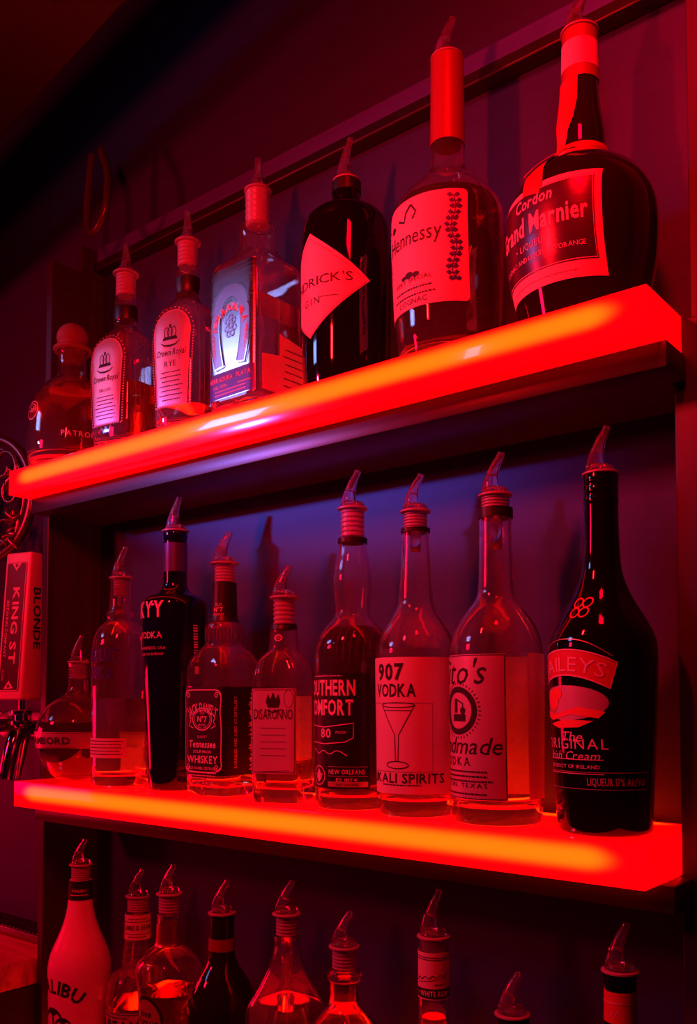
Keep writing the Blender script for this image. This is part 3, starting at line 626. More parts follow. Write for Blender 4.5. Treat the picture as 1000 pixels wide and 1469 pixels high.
# ------------------------------------------------------------------ upper shelf, left to right
def mm(key, frac=0.5):
    d = SPEC[key]['prof']; return max(p[1] for p in d) * 1000
B = Bottle('patron', 'tequila_bottle', 'squat round tequila bottle with a ball-shaped cork, leftmost on the upper shelf', 0, None, 'tinted', liq=('amber', 'lv'))
s0, s1 = B.m['stop0'], B.m['stop1']; r = B.neck
bm = bmesh.new(); h = s1 - s0
add_lathe(bm, [(0, -0.014), (r - 0.0035, -0.014), (r - 0.0035, 0.0003), (r + 0.004, 0.0004), (r + 0.005, 0.003), (r + 0.0035, 0.006), (r * 0.90, 0.0075)] + [(r * 1.02 * math.cos(t), h * 0.50 + h * 0.50 * math.sin(t)) for t in [-.55 + k * (PI / 2 + .55) / 9 for k in range(10)]][:-1] + [(0, h)], 28)
obj('ball_stopper', bm, M['wooden_cork'], B.root, True, (0, 0, s0))
B.put(Ink().text('PATRON', 0, 0, 7, bold=0.01, gap=0.1), 'etched_name', 'paleink', u0=66, z0=B.m['txt'] - 0.008)
B.put(Ink().ring(0, 0, 12, 1.2).text('ANEJO', 0, -2, 4).stroke([(-7, 5), (0, 9), (7, 5), (0, 1)], 1, True), 'etched_emblem', 'paleink', u0=-4, z0=0.066)

def crown(key, label, rz, print_m):
    B = Bottle(key, 'whisky_bottle', label, rz, None, 'glass', liq=('amber', 'lv'), base=0.014)
    l0, l1 = B.m['l0'], B.m['l1']; H = (l1 - l0) * 1000; Wd = 27; zc = (l0 + l1) / 2
    def arch(w, h0, h1, tw):
        p = [(-w * tw, h0), (w * tw, h0)]
        ya = h1 - w
        for k in range(17): t = PI * k / 16; p.append((w * math.cos(t), ya + w * math.sin(t)))
        return p
    lb = B.put(plate(arch(Wd, -H / 2, H / 2, 0.80)), 'label', 'pewter', z0=zc, off=0.6, label='arched metallic label')
    k = Ink(); k.stroke(arch(Wd - 0.6, -H / 2 + 0.6, H / 2 - 0.6, 0.80), 1.0, True)
    pts = arch(Wd + 3.2, -H / 2 - 1, H / 2 + 3.2, 0.83)
    for (a, b), (c, d) in zip(pts, pts[1:] + pts[:1]):
        n = max(1, int(math.hypot(c - a, d - b) / 3.2))
        for i in range(n): t = (i + .5) / n; k.disc(a + (c - a) * t, b + (d - b) * t, 0.9, n=8)
    B.put(k, 'bead_border', 'paleink', lb, 0, zc, 0.9)
    k = Ink(); y = H / 2 - 40
    for q in (-1, 0, 1): k.ring(q * 5, y + 12, 3.4, 1.1, 6)
    k.poly([(-11, y + 3), (11, y + 3), (9, y + 7), (-9, y + 7)]).disc(0, y + 20, 1.8); k.stroke([(-14, y + 1), (-8, y - 3), (0, y - 4), (8, y - 3), (14, y + 1)], [0.6, 2, 2.6, 2, 0.6])
    k.text('Crown Royal', 0, y - 15, 7.5, sh=0.22, fit=41, bold=0.01)
    k.text('RYE' if key == 'crown2' else 'DELUXE', 0, y - 28, 7 if key == 'crown2' else 4)
    k.lines(0, y - 35, -H / 2 + 6, 7, 34, 1.1, 3)
    B.put(k, 'print', print_m, lb, 0, zc, 1.0)
    # facets pressed in the glass of the flanks and the foot
    k = Ink()
    for s in (1, -1):
        for i in range(5):
            x = s * (36 + i * 6); k.stroke([(x, -H / 2), (x + 1, -5), (x, H / 2 - 16)], 1.0)
            k.stroke([(x, H / 2 - 14), (x - s * 9, H / 2 + 5)], 0.9)
    for i in range(-4, 5):
        x = i * 8; k.stroke([(x - 4, -H / 2 - 11), (x, -H / 2 - 3), (x + 4, -H / 2 - 11)], 0.9)
    B.put(k, 'pressed_facets', 'ridge', None, 0, zc, 0.7)
    B.band('neck_band', B.m['c0'] if B.m['c0'] < B.m['c1'] else B.m['c1'], max(B.m['c0'], B.m['c1']), 'blackpaper', 0.5)
    B.pourer(-50, 0.6)
crown('crown1', 'arched-label whisky bottle beside the squat ball-corked tequila bottle', 8, 'ink')
crown('crown2', 'arched-label whisky bottle touching the square silver-labelled tequila bottle', 12, 'ink')

B = Bottle('herradura', 'tequila_bottle', 'square clear tequila bottle with an embossed silver horseshoe label', -2, None, 'glass', liq=('clearliq', 'lv'), soft=2, base=0.012)
l0, l1 = B.m['l0'], B.m['l1']; H = (l1 - l0) * 1000; zc = (l0 + l1) / 2; w_ = 37
lb = B.put(plate(rrect(-w_, -H / 2, w_, H / 2, 2)), 'label', 'metal', z0=zc, off=0.5, label='silver embossed horseshoe label')
y0 = -H / 2 + 33
k = Ink()
shoe = []
for i in range(33):
    t = PI * 1.16 * (i / 32) - PI * 0.08; shoe.append((22 * math.cos(t), 68 + 26 * math.sin(t) - 10))
shoe = [(14.5, y0 + 38)] + [(x, y + y0 - 8) for x, y in shoe] + [(-14.5, y0 + 38)]
shoe = smooth_path([(17, y0 + 2), (22, y0 + 22), (25, y0 + 46), (21, y0 + 70), (9, y0 + 83), (-9, y0 + 83), (-21, y0 + 70), (-25, y0 + 46), (-22, y0 + 22), (-17, y0 + 2)], 3)
k.stroke(shoe, 14)
B.put(k, 'horseshoe', 'darkmetal', lb, 0, zc, 1.6)
k = Ink(); 
outl = smooth_path([(24, y0), (30, y0 + 22), (33, y0 + 47), (28, y0 + 75), (12, y0 + 91), (-12, y0 + 91), (-28, y0 + 75), (-33, y0 + 47), (-30, y0 + 22), (-24, y0)], 3); k.stroke(outl, 1.6)
inl = smooth_path([(10, y0 + 2), (15, y0 + 24), (17.5, y0 + 46), (14, y0 + 64), (6, y0 + 74), (-6, y0 + 74), (-14, y0 + 64), (-17.5, y0 + 46), (-15, y0 + 24), (-10, y0 + 2)], 3); k.stroke(inl, 1.6)
for s in (1, -1): k.stroke([(10 * s, y0 + 2), (24 * s, y0)], 1.6)
k.stroke([(-34, H / 2 - 4), (34, H / 2 - 4)], 2).stroke([(-34, H / 2 - 9), (34, H / 2 - 9)], 1.2)
for s in (1, -1):
    for (cx, cy, r_, a_) in ((29, H / 2 - 22, 6, 0), (20, H / 2 - 18, 4.5, 2), (32, H / 2 - 36, 4.5, 1), (31, H / 2 - 48, 3, 3)):
        k.stroke([(s * (cx + r_ * (1 - q / 22) * math.cos(a_ + q * 0.55)), cy + r_ * (1 - q / 22) * math.sin(a_ + q * 0.55)) for q in range(20)], 1.3)
B.put(k, 'raised_scrollwork', 'metal', lb, 0, zc, 2.4)
k = Ink().text('HERRADURA', 0, y0 + 45 + 16.5, 7.5, arc=21, fit=62, bold=0.02)
k.text('TEQUILA', -23.5, y0 + 26, 4.5, rot=PI / 2 + 0.1, fit=26).text('MEXICO', 23.5, y0 + 26, 4.5, rot=-PI / 2 - 0.1, fit=26)
B.put(k, 'horseshoe_lettering', 'paleink', lb, 0, zc, 2.2)
k = Ink()
for (x, y) in ((-5, 50), (0, 54), (5, 50), (-6, 42), (0, 45), (6, 42), (-3, 36), (3, 36)): k.ring(x, y0 + y, 3, 1.4, n=14)
k.stroke([(-8, y0 + 58), (-3, y0 + 62), (3, y0 + 62), (8, y0 + 58)], 1.4)
B.put(k, 'crest', 'darkmetal', lb, 0, zc, 1.4)
k = Ink().rect(-w_ + 1, -H / 2 + 1, w_ - 1, -H / 2 + 29); B.put(k, 'name_panel', 'purplecap', lb, 0, zc, 0.9)
k = Ink().text('HERRADURA', -34, -H / 2 + 19, 5.2, 'l', 0.01, fit=38).text('PLATA', 10, -H / 2 + 19, 5.2, 'l', 0.01, fit=22).text('•SILVER•', -28, -H / 2 + 12, 3.6, 'l', fit=24)
k.lines(0, -H / 2 + 4, -H / 2 + 8, 2, 62, 1.3, 4).rect(12, -H / 2 + 12, 32, -H / 2 + 13)
B.put(k, 'name_lettering', 'paleink', lb, 0, zc, 1.2)
q = 80.5
sd = B.put(plate([(-36, -30), (-7, -30), (-7, -30), (36, -30), (36, 28), (-10, 36), (-10, 12), (-36, 8)]), 'side_label', 'backpaper', u0=q, z0=0.052, off=0.5, label='plain paper side label')
B.put(Ink().lines(12, -20, 20, 6, 34, 1.4, 6), 'side_print', 'ink', sd, q, 0.052, 0.8)
B.pourer(-45, 0.75)

B = Bottle('hendricks', 'gin_bottle', 'black apothecary gin bottle with a red diamond label', -12, None, 'blackglass')
c = B.m['c']; hh = (B.m['t'] - c) * 1000; wd = 66
dia = smooth_path([(-wd, 0), (0, hh)], 0) + [(wd, 0), (0, -(c - B.m['bt']) * 1000)]
lb = B.put(plate([(wd, 0), (0, hh), (-wd, 0), (0, -(c - B.m['bt']) * 1000)]), 'label', 'paper', z0=c, off=0.4, label='diamond-shaped label')
k = Ink().text("HENDRICK'S", 0, 0, 9.5, fit=96, bold=0.0).text('GIN', 2, -19, 8, gap=0.25).stroke([(14, -13), (34, -14)], 0.7).stroke([(-34, -14), (-14, -13)], 0.7)
k.stroke([(wd - 4, 0), (0, hh - 3.2), (-wd + 4, 0), (0, -hh + 5)], 0.5, True)
B.put(k, 'lettering', 'ink', lb, 0, c - 0.002, 0.7)
B.band('neck_ring', B.top - 0.012, B.top - 0.001, 'blackring', 0.8)
B.pourer(38, 0.25, visible=False)

B = Bottle('hennessy', 'cognac_bottle', 'clear cognac bottle of dark spirit with a long red capsule and cream label', -8, None, 'glass', liq=('darkamber', 'lv'), base=0.012)
B.band('capsule', B.m['cap0'], B.m['cap1'] + 0.0, 'redcap', 0.6)
l0, l1 = B.m['l0'], B.m['l1']; H = (l1 - l0) * 1000; zc = (l0 + l1) / 2; R = 54; wl = 56
lb = B.put(plate(rrect(-wl, -H / 2, wl, H / 2, 5)), 'label', 'paper', z0=zc, off=0.4, label='cream label with rounded corners')
k = Ink().text('Hennessy', 0, (B.m['name'] - zc) * 1000 - 5, 15, fit=64, bold=0.0, sh=0.05)
k.text('VERY SPECIAL', 0, -27, 4, fit=44).lines(0, -40, -34, 2, 50, 1.4, 2).text('COGNAC', 0, -47, 5, fit=34)
k.stroke([(-14, 34), (-6, 30), (-4, 38), (2, 44)], 2.2).stroke([(2, 44), (8, 36), (4, 30)], 1.8).disc(-24, 30, 4, 3)
k.disc(-2, -20, 5, 3).disc(6, -21, 4, 2.4).disc(-9, -21, 3, 2)
B.put(k, 'lettering', 'ink', lb, 0, zc, 0.7)
for side in (1, -1):
    k = Ink()
    r2 = random.Random(3); x0 = 43 * side; pts = [(x0 + 2.5 * math.sin(i * 0.9), 44 - i * 5.4) for i in range(15)]
    k.stroke(smooth_path(pts, 2), 1.1)
    for i, (x, y) in enumerate(pts):
        for s in (1, -1): k.poly([(x, y), (x + s * 3.2, y + 3.4), (x + s * 6.2, y + 1.2), (x + s * 3.5, y - 1.5)])
        if i % 2: k.disc(x + 2, y - 3, 1.6, n=10).disc(x - 2, y - 3.5, 1.5, n=10)
    B.put(k, 'vine_border', 'blueink', lb, 0, zc, 0.7)
B.pourer(39, 0.1, visible=False)

B = Bottle('marnier', 'liqueur_bottle', 'round-bellied dark liqueur bottle with a ribbon and wide label, rightmost on the upper shelf', -14, None, 'brownglass')
l0, l1 = B.m['l0'], B.m['l1']; H = (l1 - l0) * 1000; zc = (l0 + l1) / 2; wl = 58
lb = B.put(plate([(-wl, -H / 2), (wl, -H / 2), (wl, H / 2), (-wl, H / 2)]), 'label', 'paper', z0=zc, off=0.5, label='wide cream-bordered label')
ip = B.put(plate([(-wl + 6, -H / 2 + 13), (wl - 6, -H / 2 + 13), (wl - 6, H / 2 - 5), (-wl + 6, H / 2 - 5)]), 'foil_panel', 'plum', lb, 0, zc, 0.8)
k = Ink().text('Cordon', 0, 24, 10, bold=0.02, sh=0.1, fit=38).text('Grand Marnier', 0, 3, 16, bold=0.025, fit=94).text('• LIQUEUR •', 0, -9, 5.5, fit=40, gap=0.1).text('COGNAC AND LIQUEUR D\'ORANGE', 0, -18, 4, fit=88)
k.stroke([(-wl + 7, -H / 2 + 14), (wl - 7, -H / 2 + 14), (wl - 7, H / 2 - 6), (-wl + 7, H / 2 - 6)], 0.8, True).lines(0, -H / 2 + 6, -H / 2 + 6, 1, 86, 1.6)
B.put(k, 'lettering', 'paleink', lb, 0, zc, 1.1)
B.band('capsule', B.m['cap0'] + 0.001, B.m['cap1'], 'redcap', 0.7)
B.band('capsule_band', B.m['cap0'] + 0.011, B.m['cap0'] + 0.035, 'paper', 1.0)
B.band('neck_seal', B.m['ring'] - 0.004, B.m['ring'] + 0.004, 'ribbon', 1.6)
zr = B.m['ring']
c0 = B.m['cap0'] * 1000; z_ = zr * 1000
rib = [(-1, c0, 19), (-1, c0 - 22, 20), (-1, c0 - 38, 18), (-2, z_ + 16, 12), (-3, z_, 9)]
k = Ink().stroke([(x, y) for x, y, w in rib], [w for x, y, w in rib]); B.put(k, 'neck_ribbon', 'ribbon', None, 0, 0, 1.9, 2.5)
k = Ink().stroke([(-4, z_ + 2), (-5, z_ - 14), (-3, z_ - 30), (0, z_ - 46), (2, l1 * 1000 - 1)], [10, 15, 19, 21, 22]); B.put(k, 'ribbon_tail', 'ribbon', None, 0, 0, 1.2, 2.5)
k = Ink().stroke(smooth_path([(-16, z_ - 27), (-4, z_ - 19), (8, z_ - 15), (16, z_ - 8)], 2), 9); B.put(k, 'ribbon_fold', 'ribbon', None, 0, 0, 3.0, 2.5)
B.pourer(39, 0.0, visible=False)

# ------------------------------------------------------------------ middle shelf, left to right
B = Bottle('chambord', 'liqueur_bottle', 'small spherical liqueur bottle with a lettered metal belt, leftmost on the middle shelf', 0, None, 'glass', liq=('berry', 'lv'), base=0.006)
b0, b1 = B.m['b0'], B.m['b1']; bd = B.band('belt', b0, b1, 'pewter', 1.2, label='metal belt with raised lettering')
B.put(Ink().text('CHAMBORD', 0, -4.5, 9, fit=86, bold=0.02), 'belt_lettering', 'ink', bd, 0, (b0 + b1) / 2, 1.6)
k = Ink()
for s in (1, -1): k.stroke([(-160, s * 9.4), (160, s * 9.4)], 1.2)
B.put(k, 'belt_edge', 'gold', bd, 0, (b0 + b1) / 2, 1.5)
B.pourer(39, 0.2)

B = Bottle('absolut', 'vodka_bottle', 'clear round-shouldered vodka bottle with blue lettering, beside the small spherical bottle', -2, None, 'glass', liq=('clearliq', 'lv'), base=0.012)
k = Ink().text('ABSOLUT', 0, (B.m['t1'] - 0.14) * 1000, 15, fit=66, bold=0.03).text('VODKA', 0, (B.m['t2'] - 0.14) * 1000, 15, fit=50, bold=0.03)
B.put(k, 'lettering', 'blueink', None, 0, 0.140, 0.4)
lb = B.put(plate([(-30, 0), (34, 0), (34, 24), (-30, 24)]), 'front_sticker', 'paper', u0=8, z0=B.m['s0'], off=0.4)
B.put(Ink().lines(2, 4, 20, 5, 58, 1.1, 5), 'sticker_print', 'ink', lb, 8, B.m['s0'], 0.6)
B.put(plate([(-22, 0), (24, 0), (24, 30), (-22, 30)]), 'back_label', 'backpaper', u0=118, z0=B.m['r0'], off=0.4, label='label on the back, seen through the bottle')
B.pourer(39, 0.1, tube=0.012)

B = Bottle('skyy', 'vodka_bottle', 'tall deep blue vodka bottle with a violet neck sleeve', -6, None, 'blueglass')
k = Ink().text('SKYY', 0, 0, 19, fit=50, bold=0.03).text('VODKA', 4, -25, 8, fit=38, bold=0.01)
k.text('SAN FRANCISCO, USA', 0, -38, 3.4, fit=54).text('40% ALC BY VOL 80 PROOF', 0, -45, 3, fit=48)
B.put(k, 'lettering', 'paleink', None, 0, B.m['name'], 0.4)
B.band('neck_sleeve', B.m['cap0'], B.m['cap1'] - 0.008, 'purplecap', 0.5)
k = Ink()
for i in range(14): k.rect(-1.5, -i * 3.2, 5, -i * 3.2 + 1.3 + (i % 3) * 0.4)
k.rect(-2, -56, 6, -47)
B.put(k, 'side_print', 'paleink', None, 62, B.m['vod'] + 0.012, 0.4)
B.pourer(20, 0.2, visible=False)

B = Bottle('daniels', 'whiskey_bottle', 'square whiskey bottle with a black filigree label and fluted collar', 1, None, 'glass', liq=('amber', 'lv'), base=0.010)
l0, l1 = B.m['l0'], B.m['l1']; H = (l1 - l0) * 1000; zc = (l0 + l1) / 2; q = 32.5
lb = B.put(plate(rrect(-q + 1, -H / 2, 3 * q - 1, H / 2, 2)), 'label', 'blackpaper', z0=zc, off=0.45, label='black label wrapping the front and the side')
k = Ink(); a = q - 4
k.stroke(smooth_path([(-a, H / 2 - 12), (-a + 2, H / 2 - 4), (-a + 10, H / 2 - 3), (0, H / 2 - 3), (a - 10, H / 2 - 3), (a - 2, H / 2 - 4), (a, H / 2 - 12), (a - 2, 22), (a, 5), (a - 1, -30), (a, -H / 2 + 12), (a - 2, -H / 2 + 4), (0, -H / 2 + 3), (-a + 2, -H / 2 + 4), (-a, -H / 2 + 12), (-a + 1, -30), (-a, 5), (-a + 2, 22)], 2), 1.1, True)
for sx in (1, -1):
    for sy in (1, -1):
        k.stroke([(sx * (a - 6 + 4 * (1 - i / 16) * math.cos(i * .6)), sy * (H / 2 - 9 + 4 * (1 - i / 16) * math.sin(i * .6))) for i in range(15)], 0.9)
k.text("JACK DANIEL'S", 0, H / 2 - 27, 10.5, arc=36, fit=41, bold=0.015)
k.ring(0, 13, 15, 1.2, 12).ring(0, 13, 12.6, 0.6, 9.8).text('OLD', 0, 18.5, 2.6).text('N°7', 0, 10, 6.5, bold=0.02, fit=15).text('BRAND', 0, 5.5, 2.6)
for s in (1, -1): k.stroke([(s * 15, 20), (s * 20, 16), (s * 18, 10), (s * 21, 6), (s * 14, 3)], 1.0)
k.text('QUALITY', 0, -7.5, 2.6).text('Tennessee', 0, -18, 8, fit=42, sh=0.1, bold=0.02).text('SOUR MASH', 0, -24, 3.2, fit=28, bold=0.01).text('WHISKEY', 0, -35, 8.5, fit=48, bold=0.02)
k.text('JACK DANIEL DISTILLERY', 0, -42, 3, fit=48, bold=0.01).lines(0, -52, -46, 3, 46, 1.0, 3).text('40% ALC. 80 PROOF', 0, -58, 3, fit=34)
B.put(k, 'lettering', 'paleink', lb, 0, zc, 0.8)
k = Ink().text('BARRELED AND AGED AT DISTILLERY', 2 * q - 17, -H / 2 + 8, 4.2, 'l', 0.02, rot=PI / 2, fit=H - 18)
r3 = random.Random(5)
y = -H / 2 + 5
while y < H / 2 - 8:
    d = r3.uniform(2.5, 5); k.rect(2 * q + 9 - r3.uniform(3, 8), y, 2 * q + 9 + r3.uniform(3, 8), y + 1.2); k.rect(2 * q + 4, y + 1.6, 2 * q + 10, y + 2.4); y += d
B.put(k, 'side_lettering', 'paleink', lb, 0, zc, 0.8)
B.band('black_cap', B.m['cap0'], B.m['cap1'], 'blackpaper', 0.5)
B.put(Ink().text('OLD', 0, 5, 3).text('N°7', 0, -1.5, 5, bold=0.01).text('BRAND', 0, -6, 3), 'cap_lettering', 'paleink', None, 4, B.m['cap0'] + 0.012, 0.8)
k = Ink()
for i in range(24): k.stroke([(i * 4.05 - 48, -8), (i * 4.05 - 48, 8)], 1.2)
B.put(k, 'collar_flutes', 'ridge', None, 0, (B.m['cap0'] + 0.1653) / 2 + 0.002, 0.7)
B.pourer(39, 0.1)

B = Bottle('disaronno', 'liqueur_bottle', 'square amber liqueur bottle with a plain framed label', 20, None, 'glass', liq=('amber', 'lv'), base=0.014)
l0, l1 = B.m['l0'], B.m['l1']; H = (l1 - l0) * 1000; zc = (l0 + l1) / 2; q = 25
lb = B.put(plate(rrect(-q, -H / 2, q, H / 2, 1.5)), 'label', 'greypaper', z0=zc, off=0.5, label='grey-pink rectangular label')
k = Ink().frame(-q + 1.5, -H / 2 + 1.5, q - 1.5, H / 2 - 1.5, 0.5).text('DISARONNO', 0, 12, 11, fit=43, bold=0.0)
k.poly([(-6, 24), (6, 24), (8, 30), (6, 38), (3, 33), (0, 40), (-3, 33), (-6, 38), (-8, 30)]).stroke([(-9, 22), (0, 19), (9, 22)], 1.2)
for i in range(5): k.stroke([(-14, 3 - i * 7), (14, 3 - i * 7)], 0.45)
k.ring(17, 33, 5, 0.4, 9).stroke([(-18, -42), (18, -40)], 0.4)
B.put(k, 'lettering', 'ink', lb, 0, zc, 0.8)
B.put(plate([(-20, -36), (20, -36), (20, 36), (-20, 36)]), 'back_label', 'backpaper', u0=100, z0=zc, off=0.5, label='label on the back, seen through the bottle')
B.band('neck_ring', B.m['k0'] - 0.001, B.m['k1'] + 0.001, 'blackring', 0.7)
B.put(Ink().ring(0, 0, 4, 1, 3).text('1525', 0, -1.4, 3), 'neck_emblem', 'paleink', None, 0, (B.m['b0'] + B.m['b1']) / 2, 0.5)
B.pourer(39, 0.0)

B = Bottle('comfort', 'liqueur_bottle', 'bulge-necked bottle of dark amber liqueur with a black label', -6, None, 'glass', liq=('darkamber', 'lv'), base=0.012)
R = 38; l0 = B.m['l0']; H = (B.m['l1'] - l0) * 1000; zc = l0
lb = B.put(plate(rrect(-46, 0, 46, H, 2)), 'label', 'blackpaper', z0=l0, off=0.4, label='black label with pale lettering')
y = lambda n: (B.m[n] - l0) * 1000
k = Ink().text('SOUTHERN', 0, y('t1') - 7, 15, fit=64, bold=0.03).text('COMFORT', 0, y('t2') - 8, 15, fit=60, bold=0.03)
k.stroke([(-30, y('t3') + 7), (0, y('t3') + 5), (30, y('t3') + 9), (30, y('t3') - 5), (22, y('t3') - 9), (0, y('t3') - 11), (-30, y('t3') - 9)], 0.9, True).text('80', 1, y('t3') - 5, 9, bold=0.02).text('PROOF', 18, y('t3') - 1, 2.4)
k.stroke(smooth_path([(-24, y('t3') - 20), (-16, y('t3') - 15), (-10, y('t3') - 22), (-2, y('t3') - 16), (6, y('t3') - 22), (14, y('t3') - 16), (24, y('t3') - 22)], 2), 0.8)
k.text('NEW ORLEANS', 23, y('t4') - 3, 4.6, fit=36, bold=0.01).text('ES 1874', 23, y('t4') - 10, 3.4, fit=20).lines(0, H - 3, H - 3, 1, 50, 0.8)
k.ring(-9, y('t4') - 5, 9, 0.9).poly([(-9, y('t4') + 2), (-6, y('t4') - 3), (-7.5, y('t4') - 11), (-10.5, y('t4') - 11), (-12, y('t4') - 3)]).stroke([(-14, y('t4') - 3), (-12, y('t4') - 8), (-6, y('t4') - 8), (-4, y('t4') - 3)], 1.3)
B.put(k, 'lettering', 'paleink', lb, 0, l0, 0.7)
k = Ink().rect(4, 2, 44, 7).stroke([(4, y('t4') + 4), (44, y('t4') + 4)], 0.5).stroke([(4, y('t4') - 5), (44, y('t4') - 5)], 0.5).stroke([(4, y('t4') - 12), (44, y('t4') - 12)], 0.5); B.put(k, 'gold_rules', 'goldink', lb, 0, l0, 0.7)
B.put(Ink().text('AND CARAMEL', 24, 3, 2.4), 'gold_band_print', 'ink', lb, 0, l0, 1.0)
k = Ink()
for i in range(36): t = i / 36 * 2 * PI; k.stroke([(R * t - R * PI, 0), (R * t - R * PI, 20), (R * t - R * PI, 36)], [0.2, 0.6, 0.2])
B.put(k, 'shoulder_flutes', 'ridge', None, 0, 0.143, 0.6)
B.band('neck_ring', B.m['k0'], B.m['k1'], 'blackring', 0.8)
B.pourer(39, 0.1, cork_len=0.028, tube=0.0)

B = Bottle('vodka907', 'vodka_bottle', 'clear vodka bottle whose pale label shows a martini glass', 27, None, 'glass', liq=('clearliq', 'lv'), base=0.014)
l0, l1 = B.m['l0'], B.m['l1']; H = (l1 - l0) * 1000; R = 38
lb = B.put(plate(rrect(-58, 0, 72, H, 1.5)), 'label', 'paper', z0=l0, off=0.4, label='pale paper label wrapping most of the bottle')
y = lambda n: (B.m[n] - l0) * 1000
x0 = -36
k = Ink().text('907', x0, y('t1') - 7, 15, 'l', 0.03, fit=30).text('VODKA', x0 - 3, y('t2') - 6, 12, 'l', 0.02, fit=44)
k.text('INUKALI SPIRITS', -14, y('t3') - 5, 9, fit=92, bold=0.015).lines(-10, y('t4') + 1, y('t4') + 1, 1, 50, 1)
k.stroke([(-46, y('t2') - 12), (20, y('t2') - 12), (20, y('m0') - 4), (-46, y('m0') - 4)], 0.4, True)
B.put(k, 'lettering', 'ink', lb, 0, l0, 0.7)
k = Ink(); m0, m1 = y('m0'), y('m1'); xm = -13; ms = m0 + (m1 - m0) * 0.52
k.ring(xm, m1, 17, 0.7, 2.2).stroke([(xm - 17, m1), (xm - 2, ms), (xm - 1.2, m0 + 5)], 0.7).stroke([(xm + 17, m1), (xm + 2, ms), (xm + 1.2, m0 + 5)], 0.7).ring(xm, m0 + 2, 11, 0.8, 3.2).stroke([(xm - 14, m1 - 5), (xm + 14, m1 - 5)], 0.5)
B.put(k, 'martini_drawing', 'ink', lb, 0, l0, 0.7)
B.band('neck_ring', B.m['k0'], B.m['k1'], 'blackring', 0.8)
B.pourer(39, 0.0, cork_len=0.026, tube=0.020)

B = Bottle('titos', 'vodka_bottle', 'large clear vodka bottle with handwritten-style label, beside the black cream-liqueur bottle', -34, None, 'glass', liq=('clearliq', 'lv'), base=0.014)
l0, l1 = B.m['l0'], B.m['l1']; H = (l1 - l0) * 1000; R = 41
lb = B.put(plate(rrect(-50, 0, 53, H, 1)), 'label', 'silverpaper', z0=l0, off=0.4, label='grey label with a round seal')
y = lambda n: (B.m[n] - l0) * 1000
k = Ink().text("Tito's", 2, y('t1') - 9, 22, fit=64, sh=0.28, bold=0.0).text('Handmade', 4, y('t2') - 6, 15, fit=88, sh=0.28, bold=0.0)
k.text('VODKA', 0, y('t3') - 4, 8, fit=42, gap=0.2).text('AUSTIN, TEXAS', 6, y('t5') + 4, 4, fit=60, gap=0.1).lines(4, y('t4') - 4, y('t4') + 4, 3, 74, 1.4, 2).lines(4, 4, 4, 1, 80, 1.4)
c_ = y('c'); xs_ = 8
k.ring(xs_, c_, 18, 5)
for i in range(40): t = 2 * PI * i / 40; k.stroke([(xs_ + 22 * math.cos(t), c_ + 22 * math.sin(t)), (xs_ + 24 * math.cos(t), c_ + 24 * math.sin(t))], 0.8)
k.rect(xs_ - 7, c_ - 9, xs_ + 9, c_ - 3).rect(xs_ - 5, c_ - 2, xs_ - 1, c_ + 10).stroke([(xs_ - 3, c_ + 10), (xs_ + 6, c_ + 6), (xs_ + 6, c_ - 3)], 1.2).disc(xs_ + 6, c_, 3)
k.stroke([(-49, 1), (52, 1), (52, H - 1), (-49, H - 1)], 0.9, True)
B.put(k, 'lettering', 'ink', lb, 0, l0, 0.7)
B.put(plate(rrect(-56, 0, 56, H + 1, 1)), 'back_label', 'backpaper', u0=R * PI, z0=l0, off=0.4, label='paper label on the back, seen through the bottle')
B.band('neck_ring', B.m['k0'] - 0.001, B.m['k1'] + 0.003, 'blackring', 0.8)
B.pourer(39, 0.0, cork_len=0.026, tube=0.030)

B = Bottle('baileys', 'liqueur_bottle', 'tall black cream-liqueur bottle with tapering base, rightmost on the middle shelf', -20, None, 'blackglass')
k = Ink(); bz = B.m['ban']
R = 43
ban = []
for i in range(13): t = -1 + i / 6; ban.append((t * 43, 9 - 11 * t * t))
bpoly = [(x * 1.0, y + 9) for x, y in ban] + [(x * 0.86, y - 11) for x, y in ban[::-1]]
lb = B.put(plate(bpoly), 'name_banner', 'redpaper', z0=bz, off=0.5, label='curved dark red banner')
k.stroke(bpoly, 1.1, True).text('BAILEYS', 0, 1, 12, arc=88, fit=66, bold=0.0)
B.put(k, 'banner_lettering', 'paleink', lb, 0, bz, 0.9)
oz = (B.m['o0'] + B.m['o1']) / 2 + 0.002; oh = (B.m['o1'] - B.m['o0']) * 440
ov = B.put(Ink().disc(0, 0, 36, oh), 'landscape_oval', 'silverpaper', z0=oz, off=0.5, label='oval landscape picture')
k = Ink().disc(-16, 2, 9, 8).disc(-10, 7, 7, 5).rect(-17, -10, -14.5, -2).poly([(-34, -6), (-10, -9), (12, -3), (33, -7), (28, -12), (6, -9), (-16, -14), (-30, -11)]).poly([(-20, -17), (0, -13), (24, -14), (12, -19), (-8, -20)])
B.put(k, 'landscape_print', 'redink', ov, 0, oz, 0.8)
k = Ink(); y = lambda n: (B.m[n] - bz) * 1000
k.text('The', 4, y('t1') - 7, 8, sh=0.3, fit=20).text('ORIGINAL', 2, y('t2') - 6, 8.5, fit=64, gap=0.1).text('Irish Cream', 2, y('t3') - 5, 7, sh=0.3, fit=50)
k.text('PRODUCT OF IRELAND', 2, y('t4') - 2, 3, fit=50).stroke([(-26, y('t4') + 5), (30, y('t4') + 5)], 0.6).stroke([(-26, y('t4') - 6), (30, y('t4') - 6)], 0.6)
B.put(k, 'lettering', 'paleink', None, 0, bz, 0.6)
